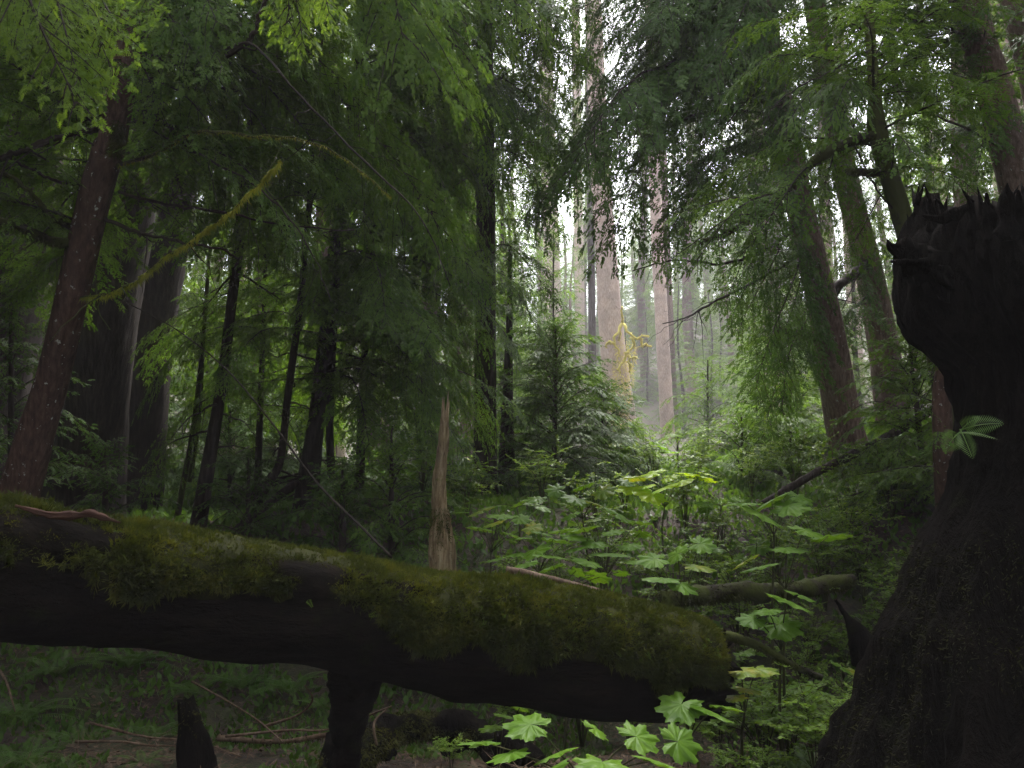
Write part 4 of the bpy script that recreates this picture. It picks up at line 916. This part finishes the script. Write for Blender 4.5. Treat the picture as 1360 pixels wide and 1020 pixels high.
# mid-ground clump beyond the log
def at_pts(lst): return [P(*q) for q in lst]
club_plant('broad glossy leaves fanned beside the mossy foot of the snag', gbase(P(640, 760, 7.0)), 0, .19, seed=1, pts=at_pts([(615, 680, 7), (640, 678, 7.2), (665, 684, 6.8), (690, 688, 7.0), (655, 695, 6.6), (705, 700, 6.9), (640, 702, 7), (680, 710, 6.6)]))
club_plant('broad leaves with one folded yellow-green leaf, left of the wet leaf tiers', gbase(P(705, 770, 6.6)), 0, .18, seed=2, pts=at_pts([(692, 714, 6.6), (720, 708, 6.8), (735, 716, 6.5), (745, 704, 6.9), (712, 730, 6.4), (760, 712, 6.7), (730, 738, 6.3), (690, 735, 6.5)]))
club_plant('tiers of wet shining broad leaves on a tall stem, centre of the clearing', gbase(P(800, 780, 7.0)), 0, .20, seed=3, pts=at_pts([(760, 684, 7.2), (790, 690, 7), (820, 683, 7.1), (845, 692, 7.2), (775, 702, 6.8), (812, 706, 6.8), (850, 708, 7), (790, 720, 6.7), (835, 724, 6.8), (765, 728, 6.6), (808, 735, 6.6), (780, 745, 6.4), (845, 745, 6.6)]))
club_plant('broad dark plant behind the wet leaf tiers with one hanging round leaf', gbase(P(790, 720, 8.5)), 0, .2, seed=4, pts=at_pts([(740, 650, 8.6), (775, 645, 8.6), (800, 652, 8.4), (788, 668, 8.2), (830, 640, 8.6), (765, 662, 8.3), (715, 662, 8.4), (690, 668, 8.5)]))
club_plant('lime green sunlit leaf cluster in the clearing below the pink trunks', gbase(P(880, 690, 9.7)), 0, .28, 'clublime', seed=5, pts=at_pts([(848, 634, 9.7), (868, 628, 9.9), (888, 634, 9.7), (908, 628, 9.9), (925, 632, 9.7), (858, 645, 9.5), (880, 648, 9.5), (905, 640, 9.5), (935, 628, 10.1), (865, 655, 9.4), (840, 648, 9.6)]))
club_plant('broad leaves low behind the middle of the log', gbase(P(745, 800, 6.0)), 0, .16, seed=6, pts=at_pts([(735, 752, 6), (765, 758, 6), (700, 748, 6), (790, 764, 6), (660, 742, 6.2), (822, 760, 6)]))
club_plant('tall plant with one long slanting bright leaf in front of the flat mossy log', gbase(P(910, 830, 5.4)), 0, .2, seed=7, pts=at_pts([(870, 742, 5.4), (900, 735, 5.4), (930, 722, 5.5), (880, 768, 5.2), (905, 776, 5.2), (925, 752, 5.3)]))
club_plant('plant holding two long flat leaves below the slanting fallen pole', gbase(P(1030, 760, 6.0)), 0, .22, seed=8, pts=at_pts([(990, 668, 6), (1025, 664, 6.1), (1060, 660, 6.1), (1010, 682, 5.9), (1045, 672, 6)]))
club_plant('plant with a big mid-green leaf standing above the flat mossy log', gbase(P(1040, 800, 5.6)), 0, .21, seed=9, pts=at_pts([(1068, 704, 5.6), (990, 745, 5.4), (1010, 752, 5.5), (1100, 712, 5.8), (1045, 728, 5.6)]))
club_plant('two leaf tiers hanging over the gap past the broken log end', gbase(P(1040, 860, 5.2)), 0, .19, seed=10, pts=at_pts([(1045, 797, 5.1), (1020, 810, 5.0), (1000, 822, 5.0), (1062, 790, 5.3), (1035, 830, 5.1)]))
club_plant('bright leaf pair drooping at the broken end of the log', gbase(P(985, 960, 4.7)), 0, .14, 'clubold', seed=11, pts=at_pts([(985, 890, 4.25), (1005, 888, 4.3), (975, 925, 4.2), (992, 915, 4.25)]))
club_plant('big wet leaves with yellowing edges at the bottom edge below the log', gbase(P(790, 1100, 3.4)), 0, .145, seed=12, pts=at_pts([(705, 962, 3.35), (680, 1000, 3.25), (740, 1000, 3.3), (790, 968, 3.45), (800, 1012, 3.2), (845, 978, 3.35), (870, 1010, 3.25), (900, 985, 3.4), (725, 1025, 3.1), (640, 985, 3.5)]))
club_plant('single stem with two flat leaves in front of the log right end', gbase(P(885, 1000, 4.1)), 0, .15, seed=13, pts=at_pts([(905, 935, 3.9), (938, 942, 3.9), (960, 938, 4.0)]))
club_plant('small green leaf cluster at the right bottom corner of the root', gbase(P(660, 1000, 4.6)), 0, .12, seed=14, pts=at_pts([(655, 965, 4.4), (640, 985, 4.4), (670, 950, 4.5), (690, 940, 4.5)]))
k = 15
for lab, px, py, d, n, sz, h in [('shaded broad leaves at the foot of the slanting fallen pole', 980, 700, 8.5, 6, .18, .5), ('broad leaves in deep shade left of the stump flank', 1120, 760, 6.2, 7, .17, .5), ('pale broad leaves under the hemlock sprays right of the lime leaves', 950, 700, 9.5, 7, .2, .5),
                                ('low broad leaves at the top of the flat mossy log', 960, 760, 7.2, 6, .17, .45), ('dim broad leaves under the central dark trunk', 690, 720, 9.0, 6, .18, .4), ('broad leaves behind the low fogged hemlock', 860, 665, 13, 7, .26, .7),
                                ('broad leaves in mist light behind the base of the central trunk', 600, 665, 14, 7, .26, .7), ('broad leaves in mist light between the snag and curved sapling', 530, 655, 14.5, 7, .26, .7)]:
    club_plant(lab, gbase(P(px, py, d)), n, sz, 'club', seed=k, height=h, spread=.32 if d < 10 else .5); k += 1

# sword ferns ------------------------------------------------------
def frond(mb, b, d, L, sag, m=0, dens=34, wid=.20, facing=(0, 0, 1.0)):
    u = np.linspace(0, 1, dens); d = d / np.linalg.norm(d)
    hor = np.array([d[0], d[1], 0]); hor /= np.linalg.norm(hor) + 1e-6
    c = b + d * L * u[:, None] + hor * (sag * .35 * L * u ** 2)[:, None] - np.array([0, 0, 1.0]) * (sag * L * u ** 2)[:, None]
    T = np.gradient(c, axis=0); T /= np.linalg.norm(T, axis=1)[:, None]
    S = np.cross(T, facing); S /= np.linalg.norm(S, axis=1)[:, None] + 1e-6
    w = wid * L * np.sin(np.clip(u * 1.02 + .06, 0, 1) * PI) ** .6 * (1 - .55 * u)
    tw = L / dens * .42
    for sd in (-1, 1):
        e = S * sd + T * .45 + np.array([0, 0, -.15]); e /= np.linalg.norm(e, axis=1)[:, None]
        V = np.stack([c - T * tw * .6, c + e * (w * .55)[:, None] - T * tw * .5, c + e * w[:, None], c + e * (w * .5)[:, None] + T * tw], 1)[3:]
        mb.add(V.reshape(-1, 3), np.arange(len(V) * 4).reshape(-1, 4), None, m)
    tube(mb, c[::4], [.003, .001], 4, m)
def make_fern(seed, n, L):
    r = np.random.default_rng(seed)
    t = thing('sword_fern', (0, 0, 0), 'fern', 'fern')
    for k in range(n):
        a = k * 2.4 + r.uniform(0, .5); e = r.uniform(.45, 1.1)
        mb = MB(); frond(mb, np.zeros(3), np.array([math.cos(a), math.sin(a), e * 1.3]), L * r.uniform(.7, 1.1), r.uniform(.45, .9))
        mb.build('frond', M['fern'], t)
    return t
FP = [make_fern(1, 11, .55), make_fern(2, 9, .45), make_fern(3, 13, .62)]
used = [0, 0, 0]
FG = 'sword ferns under the log'
fl = [('full sword fern at the far left edge below the log', 30, 905, 6.0, 2, 1.0), ('arching sword fern with wide fronds in the bottom left corner', 15, 985, 4.7, 0, 1.0), ('sword fern under the log with fronds bending right, second from the left', 75, 900, 6.6, 0, 1.0), ('bright low fern in front of the litter at left', 110, 965, 5.6, 1, 1.0),
      ('upright sword fern beneath the left half of the log', 170, 900, 6.9, 2, 1.0), ('small fern just left of the small stump', 205, 955, 5.7, 1, .9), ('sword fern directly behind the small stump', 260, 915, 6.6, 0, 1.0), ('sword fern under the log between the small stump and twig hook', 320, 905, 6.8, 2, .9),
      ('sword fern beside the limb stub', 385, 905, 6.7, 0, 1.0), ('shaded fern left of the limb stub', 430, 915, 6.5, 1, 1.0), ('tiny fern at the bottom edge left of the twig', 85, 1010, 4.5, 1, .6), ('tiny fern tucked by the bottom twigs', 190, 1005, 4.6, 1, .55), ('pale fern below the far left sword fern', 40, 955, 5.2, 0, .8),
      ('fern behind the mossy root', 545, 930, 6.0, 1, 1.0), ('fern under the log centre', 610, 925, 6.0, 0, .9), ('fern in the gap past the log end', 1065, 830, 5.8, 2, .9), ('fern below the black curved stub', 1080, 905, 5.4, 0, .8), ('fern at the stump foot', 1060, 960, 4.9, 1, .9), ('fern on the mound right of the snag foot', 650, 725, 8.2, 0, 1.0),
      ('fern on the mound below the curved sapling', 400, 690, 8.3, 0, .9), ('fern on the mound below the black sapling', 250, 690, 8.4, 2, .8), ('fern on the mound at the reddish trunk foot', 110, 670, 8.0, 1, 1.0), ('fern near the flat mossy log', 1130, 800, 6.5, 0, .9), ('fern between the stump flank and broad leaves', 1160, 730, 6.4, 2, .9)]
for lab, px, py, d, kk, s in fl:
    p = gbase(P(px, py, d)); o = FP[kk] if not used[kk] else copy_tree(FP[kk]); used[kk] = 1
    o.location = tuple(p); o.rotation_euler = (0, 0, RNG.uniform(0, 6)); o.scale = (s, s, s); o['label'] = lab; o['group'] = FG
tf = thing('small_fern', P(1272, 572, 3.25), 'pale fern frond sprouting from the side of the black stump', 'fern'); of = np.array(tf.location)
for a, b in (((1275, 572, 3.2), (1328, 556, 3.1)), ((1275, 575, 3.2), (1318, 577, 3.05)), ((1275, 570, 3.2), (1288, 600, 3.1)), ((1276, 572, 3.2), (1300, 548, 3.15)), ((1275, 574, 3.2), (1258, 592, 3.1))):
    mb = MB(); v = P(*b) - P(*a); frond(mb, P(*a), v / np.linalg.norm(v) + [0, 0, .15], np.linalg.norm(v) * 1.1, .3, 0, 24, .42, (RNG.normal(0, .3), -.8, .5)); mb.build('frond', M['fern'], tf, of)

# small-leaved shrubs ------------------------------------------------
def make_shrub(seed, h, n, leaf, w):
    r = np.random.default_rng(seed); ms = MB(); ml = MB()
    C = []; D = []
    for k in range(n):
        a = r.uniform(0, 2 * PI); L = h * r.uniform(.6, 1.1); out = w * r.uniform(.3, 1.0)
        pts = catmull([np.zeros(3), np.array([math.cos(a) * out * .3, math.sin(a) * out * .3, L * .6]), np.array([math.cos(a) * out, math.sin(a) * out, L * r.uniform(.75, 1.0)])], 9)
        tube(ms, pts, [.006, .002], 4)
        for q in range(7):
            i = int(r.integers(3, 9)); dd = np.array([r.normal(), r.normal(), r.normal(.1, .3)]); dd /= np.linalg.norm(dd); sl = r.uniform(.12, .32) * h
            tip = pts[i] + dd * sl; tube(ms, np.array([pts[i], tip]), [.002, .001], 3)
            m_ = int(sl / (leaf * .55)) + 2
            u = np.linspace(.1, 1.05, m_)
            for sgn in (-1, 1):
                C.append(pts[i] + dd * sl * u[:, None]); sd = np.cross(dd, [0, 0, 1.0]); sd /= np.linalg.norm(sd) + 1e-6
                D.append(np.repeat((sd * sgn + dd * .6)[None], m_, 0))
    C = np.concatenate(C); D = np.concatenate(D); D = D + r.normal(0, .3, D.shape); D /= np.linalg.norm(D, axis=1)[:, None]
    up = np.array([0, 0, 1.0]) + r.normal(0, .35, D.shape); S = np.cross(up, D); S /= np.linalg.norm(S, axis=1)[:, None]
    ln = leaf * r.uniform(.6, 1.2, len(C))[:, None]; Nn = np.cross(D, S)
    V = np.stack([C, C + D * ln * .35 + S * ln * .27 - Nn * ln * .05, C + D * ln * .75 + S * ln * .2 - Nn * ln * .05, C + D * ln, C + D * ln * .75 - S * ln * .2 - Nn * ln * .05, C + D * ln * .35 - S * ln * .27 - Nn * ln * .05], 1)
    b = np.arange(len(C))[:, None] * 6
    ml.add(V.reshape(-1, 3), np.concatenate([b + [0, 1, 2, 3], b + [0, 3, 4, 5]]))
    t = thing('leafy_shrub', (0, 0, 0), 'x', 'shrub')
    ml.build('foliage', M['huck'], t); ms.build('stems', M['stem'], t, (0, 0, 0), True)
    return t
SP = [make_shrub(1, .75, 9, .035, .4), make_shrub(2, .55, 8, .045, .4), make_shrub(3, 1.0, 11, .04, .5)]
us = [0, 0, 0]; SG = 'small-leaved shrubs on the slope'
sh = [(870, 735, 8.6, 0, 'small-leaved shrub right of the wet leaf tiers'), (930, 735, 8.5, 2, 'bushy small-leaved shrub in the middle of the clearing floor'), (960, 720, 9.5, 0, 'small-leaved shrub left of the slanting fallen pole'), (890, 760, 7.4, 1, 'low small-leaved shrub behind the flat mossy log'), (1000, 730, 8.2, 0, 'small-leaved shrub under two long flat leaves'),
      (1090, 690, 8.0, 2, 'yellow-green shrub just below the slanting fallen pole'), (1140, 680, 8.0, 0, 'pale shrub in front of the dim hemlock sapling'), (1170, 720, 7.2, 2, 'shrub left of the upper stump flank'), (1110, 730, 7.2, 1, 'leafy shrub in the shade above the curved stub'), (1060, 750, 7.0, 0, 'shrub behind the plant with the big mid-green leaf'), (1150, 770, 6.4, 0, 'shrub touching the stump flank'),
      (1090, 790, 6.2, 1, 'shrub around the flat mossy log right end'), (1000, 780, 6.6, 1, 'shrub along the flat mossy log'), (950, 810, 6.0, 1, 'small shrub behind the broken log end'), (1040, 840, 5.6, 0, 'shrub in the gap between log end and stump'), (1090, 850, 5.4, 1, 'shrub left of the curved stub'), (1010, 880, 5.3, 1, 'low shrub at the broken log end'),
      (1130, 900, 4.8, 1, 'shrub at the stump foot by the curved stub'), (1080, 960, 4.6, 0, 'dim shrub at the bottom of the stump'), (830, 770, 6.2, 1, 'low shrub right behind the log crest'), (770, 770, 6.2, 0, 'shrub behind the log crest below the wet leaf tiers'), (700, 765, 6.4, 1, 'shrub between the snag foot and the log'), (650, 750, 7.0, 0, 'shrub at the right of the snag foot'),
      (545, 745, 7.0, 1, 'shrub left of the snag foot'), (490, 735, 7.2, 0, 'dim shrub on the mound left of the snag'), (1210, 640, 7.2, 2, 'shrub between short reddish stem and the fallen pole'), (1245, 610, 6.6, 0, 'shrub brushing the black stump waist'), (1190, 660, 7.0, 0, 'shrub in shade under the flat hemlock sprays'), (1130, 640, 9.5, 2, 'shrub above the slanting fallen pole'),
      (830, 690, 10.5, 0, 'shrub behind the hanging round leaf'), (790, 700, 10, 0, 'shrub beneath the broad low dark sapling'), (870, 660, 13, 2, 'shrub behind the lime leaves'), (830, 650, 14, 2, 'shrub at the pink trunk foot'), (930, 665, 13, 2, 'shrub right behind the lime leaves'), (1000, 690, 11, 2, 'shrub under the sapling with hanging sprays'),
      (1060, 670, 11, 2, 'shrub behind the slanting pole low end'), (620, 720, 9.5, 0, 'shrub behind the snag foot'), (560, 690, 11, 2, 'shrub in the dark left of the snag'), (640, 700, 11, 0, 'shrub at the central trunk foot'), (445, 690, 9.5, 0, 'shrub on the mound at the root of the green hemlock'), (200, 680, 9.0, 0, 'shrub on the mound beside the wide dark trunk'), (720, 690, 10.5, 2, 'shrub below the dense dark hemlock'), (1180, 620, 9.0, 2, 'shrub right of the fallen pole top'),
      (690, 735, 7.8, 0, 'leafy shrub left of the wet leaf tiers, by the snag'), (740, 725, 8.0, 2, 'leafy shrub behind the folded yellow-green leaf'), (800, 715, 8.4, 2, 'leafy shrub rising behind the wet leaf tiers'), (850, 740, 7.6, 0, 'leafy shrub at the right side of the wet leaf tiers'), (905, 745, 7.8, 0, 'leafy shrub left of the long slanting bright leaf'), (940, 765, 7.0, 1, 'leafy shrub just above the flat mossy log'), (980, 745, 7.6, 2, 'leafy shrub under the two long flat leaves stem'), (1030, 725, 8.4, 2, 'leafy shrub below the lower end of the fallen pole'), (1070, 735, 7.4, 0, 'leafy shrub behind the big mid-green leaf stem'), (910, 700, 10, 2, 'leafy shrub low in front of the lime leaves'), (760, 745, 7.0, 1, 'leafy shrub among the lowest wet leaves'), (1120, 700, 8.4, 2, 'leafy shrub beside the pale shrub below the pole'), (1160, 800, 5.8, 1, 'leafy shrub over the root of the black stump'), (1130, 850, 5.2, 1, 'leafy shrub right of the curved stub'),
      (600, 980, 4.8, 1, 'low leafy sprig on the mossy root'), (960, 985, 4.6, 1, 'low leafy sprig below the log right end'), (1010, 950, 4.8, 1, 'leafy sprig right of the flat leaf stem')]
for px, py, d, kk, lab in sh:
    p = gbase(P(px, py, d)); o = SP[kk] if not us[kk] else copy_tree(SP[kk]); us[kk] = 1
    s = RNG.uniform(.8, 1.15) * (0.5 if 'sprig' in lab else 1); o.location = tuple(p); o.rotation_euler = (0, 0, RNG.uniform(0, 6)); o.scale = (s, s, s); o['label'] = lab; o['group'] = SG

# ground cover nobody could count -------------------------------------
def ground_cover():
    r = np.random.default_rng(31)
    mb = MB(); n = 90000
    y = 3.5 + 17 * r.random(n) ** 1.4; x = r.uniform(-1, 1, n) * (y * .75 + 1)
    z = hgt(x, y); p = np.stack([x, y, z], -1)
    g = fbm(np.stack([x * .9, y * .9, x * 0], -1), 3, 77)
    keep = (g > -0.15) | (y > 8.2); p = p[keep]; n = len(p)
    d = r.normal(0, .6, (n, 3)); d[:, 2] = np.abs(d[:, 2]) + .35; d /= np.linalg.norm(d, axis=1)[:, None]
    ln = r.uniform(.03, .11, n)[:, None] * np.clip(p[:, 1:2] / 7, .6, 1.8); s = np.cross(d, r.normal(0, 1, (n, 3))); s /= np.linalg.norm(s, axis=1)[:, None]
    p = p + np.array([0, 0, .02])
    mb.add(np.stack([p, p + d * ln * .5 + s * ln * .22, p + d * ln, p + d * ln * .5 - s * ln * .22], 1).reshape(-1, 3), np.arange(n * 4).reshape(-1, 4))
    o = mb.build('undergrowth', M['fern']); tag(o, 'low green mosses and sprouts covering the forest floor', 'undergrowth', kind='stuff')
    mb = MB(); n = 70000
    y = 3.0 + 9 * r.random(n) ** 1.2; x = r.uniform(-1, 1, n) * (y * .75 + 1); p = np.stack([x, y, hgt(x, y) + .03], -1)
    a = r.uniform(0, 2 * PI, n); d = np.stack([np.cos(a), np.sin(a), r.normal(0, .25, n)], -1); s = np.stack([-np.sin(a), np.cos(a), r.normal(0, .3, n)], -1)
    tw = r.random(n) < .6
    ln = np.where(tw, r.uniform(.04, .22, n), r.uniform(.015, .05, n))[:, None]; w = np.where(tw, .003, .014)[:, None]
    mb.add(np.stack([p, p + d * ln * .5 + s * w, p + d * ln, p + d * ln * .5 - s * w], 1).reshape(-1, 3), np.arange(n * 4).reshape(-1, 4))
    o = mb.build('leaf_litter', M['deadtwig']); tag(o, 'brown fallen twigs and needles scattered on the forest floor', 'leaf litter', kind='stuff')
ground_cover()

# ------------------------------------------------------------------ conifers lost in the fog, and unseen ones added to shade the foreground
def generic(seed, H, r0, cr, h0, lod, per_m, mat, fm, bend=.4):
    r = np.random.default_rng(seed)
    pts = np.array([[0, 0, -.6], [r.normal(0, .1), r.normal(0, .1), H * .25], [r.normal(0, bend), r.normal(0, bend), H * .6], [r.normal(0, bend), r.normal(0, bend), H]])
    t = thing('generic_conifer', (0, 0, 0), 'x', 'tree')
    o, c = build_trunk(t, pts, np.array([r0 * 1.15, r0, r0 * .65, .03]), M[mat], np.zeros(3), 16, .08, .3, seed, .03)
    mb = MB(); crown(mb, c, h0, H - .3, cr, per_m, lod, seed, hang=.2, elev0=-15, elev1=20, arch=.1)
    mb.build('crown', [M[fm], M['twig']], t)
    return t
G = [generic(101, 30, .38, 3.6, 13, 3.0, 5, 'bark_pink', 'hemdark'), generic(102, 24, .28, 3.2, 2.5, 3.0, 8, 'bark_brown', 'hem'), generic(103, 34, .5, 4.2, 17, 3.0, 5, 'bark_brown', 'hemdark'), generic(104, 12, .12, 2.4, .6, 1.7, 9, 'bark_dark', 'hem'), generic(105, 20, .28, 4.6, 3.2, 3.0, 17, 'bark_dark', 'hemdark'), generic(107, 44, .45, 5.0, 5.0, 3.0, 6, 'bark_brown', 'hem'), generic(106, 26, .4, 5.6, 8.5, 3.0, 16, 'bark_dark', 'hemdark')]
ug = [0] * 7
def plant(kk, x, y, s, lab, group):
    o = G[kk] if not ug[kk] else copy_tree(G[kk]); ug[kk] = 1
    o.location = (x, y, hz(x, y)); o.rotation_euler = (0, 0, RNG.uniform(0, 6)); o.scale = (s, s, s)
    o['label'] = lab; o['group'] = group
r = np.random.default_rng(55)
far = []
for i in range(1500):
    d = 26 + 134 * r.random() ** 1.25; px = r.uniform(-80, 1440) if i % 3 else r.uniform(660, 1060)
    if 690 < px < 1000 and d < 58: continue
    if d < 30 and not (px < 640 or px > 1060): continue
    p = P(px, 600, d)
    if any((p[0] - q[0]) ** 2 + (p[1] - q[1]) ** 2 < (9 if d < 45 else 20) for q in far): continue
    far.append(p)
    if len(far) >= 190: break
for i, p in enumerate(far):
    inp = abs((p[0] / p[1] * FPX * .99) + 680 - 850) < 180
    plant(([5, 1, 5, 1, 3, 5, 1, 1][i % 8] if p[1] > 85 else 3) if inp else [0, 1, 2, 1, 3, 1, 1, 3][i % 8], p[0], p[1], r.uniform(.85, 1.15), 'grey conifer fading into the fog beyond the clearing', 'fogged conifers far behind the clearing')
for i, (px, d, kk) in enumerate([(-90, 17, 1), (-25, 20, 1), (40, 24, 5), (110, 19, 1), (190, 23, 1), (345, 24, 1), (430, 20, 1), (500, 27, 5), (570, 22, 1), (610, 30, 5), (1330, 19, 1), (-60, 27, 5), (150, 30, 5)]):
    p = P(px, 600, d); plant(kk, p[0], p[1], r.uniform(.9, 1.1), 'dim green conifer standing in the shade between the nearer trunks', 'shaded conifers behind the nearer trunks')
for i, (x, y, kk, s) in enumerate([(-7.5, 2.5, 4, 1), (-8.0, -2, 4, 1.05), (7.0, 1.0, 4, .95), (9.5, 5.5, 4, 1), (-11, 7, 4, 1.1), (11.5, 11, 4, 1), (-12.5, 12.5, 4, 1), (6.2, -9, 4, 1.1), (-10, -7, 4, 1), (-15, 2, 4, 1.1), (14, 2, 4, 1.1), (-14, 18, 4, 1), (15, 17, 4, 1), (0.5, -13, 6, 1.0), (-12, 10, 4, 1.0), (-15, 8, 4, 1.1), (-8.5, 6.0, 4, .9)]):  # added out of view to hold back side and rear sky light
    plant(kk, x, y, s, 'unseen dark conifer added beside the gully to shade the foreground', 'unseen shade conifers around the gully')

# ------------------------------------------------------------------ air, sky, sun, camera
def haze(density, color, aniso):
    me = bpy.data.meshes.new('haze')
    x0, x1, y0, y1, z0, z1 = -150, 150, -44, 215, -3.0, 82
    V = [(x, y, z) for z in (z0, z1) for y in (y0, y1) for x in (x0, x1)]
    F = [(0, 2, 3, 1), (4, 5, 7, 6), (0, 1, 5, 4), (2, 6, 7, 3), (0, 4, 6, 2), (1, 3, 7, 5)]
    me.from_pydata(V, [], F); o = bpy.data.objects.new('haze', me); COL.objects.link(o); tag(o, kind='stuff')
    m = bpy.data.materials.new('mist'); m.use_nodes = True; nt = m.node_tree; nt.nodes.clear()
    out = nt.nodes.new('ShaderNodeOutputMaterial'); v = nt.nodes.new('ShaderNodeVolumePrincipled')
    v.inputs['Color'].default_value = (*color, 1); v.inputs['Density'].default_value = density; v.inputs['Anisotropy'].default_value = aniso
    v.inputs['Density Attribute'].default_value = ''
    nt.links.new(v.outputs[0], out.inputs['Volume']); me.materials.append(m)
haze(0.0013, (0.95, 0.905, 0.945), 0.0)

ELEV, AZ = R(62), R(18)       # ahead through the clearing, veiled by overcast
w = bpy.data.worlds.new('World'); SC.world = w; w.use_nodes = True; nt = w.node_tree
bg = nt.nodes['Background']; sky = nt.nodes.new('ShaderNodeTexSky'); sky.sky_type = 'NISHITA'; sky.sun_disc = False
sky.sun_elevation = ELEV; sky.sun_rotation = AZ; sky.dust_density = 3.0; sky.ozone_density = 0.6
hs = nt.nodes.new('ShaderNodeHueSaturation'); hs.inputs['Saturation'].default_value = 0.22
nt.links.new(sky.outputs[0], hs.inputs['Color']); nt.links.new(hs.outputs[0], bg.inputs['Color']); bg.inputs['Strength'].default_value = 0.15
sl = bpy.data.lights.new('sun', 'SUN'); sl.energy = 2.2; sl.angle = R(30); sl.color = (1, .96, .93)
so_ = bpy.data.objects.new('sun', sl); COL.objects.link(so_)
dv = Vector((math.sin(AZ) * math.cos(ELEV), math.cos(AZ) * math.cos(ELEV), math.sin(ELEV)))
so_.rotation_euler = dv.to_track_quat('Z', 'Y').to_euler()
cam = bpy.data.cameras.new('camera'); co = bpy.data.objects.new('camera', cam); COL.objects.link(co)
cam.sensor_width = 36; cam.lens = 36 * FPX / 1360; cam.clip_end = 600; cam.clip_start = .05
co.location = tuple(EYE); co.rotation_euler = (PI / 2 + PITCH, 0, 0); SC.camera = co
SC.render.engine = 'CYCLES'
cy = SC.cycles; cy.max_bounces = 5; cy.diffuse_bounces = 3; cy.glossy_bounces = 1; cy.transmission_bounces = 3; cy.volume_bounces = 0; cy.transparent_max_bounces = 8
cy.adaptive_threshold = 0.004; cy.use_denoising = True; cy.denoiser = 'OPENIMAGEDENOISE'; cy.denoising_prefilter = 'NONE'; cy.caustics_reflective = False; cy.caustics_refractive = False
SC.view_settings.view_transform = 'Standard'; SC.view_settings.look = 'None'; SC.view_settings.gamma = 1; SC.view_settings.exposure = 2.65
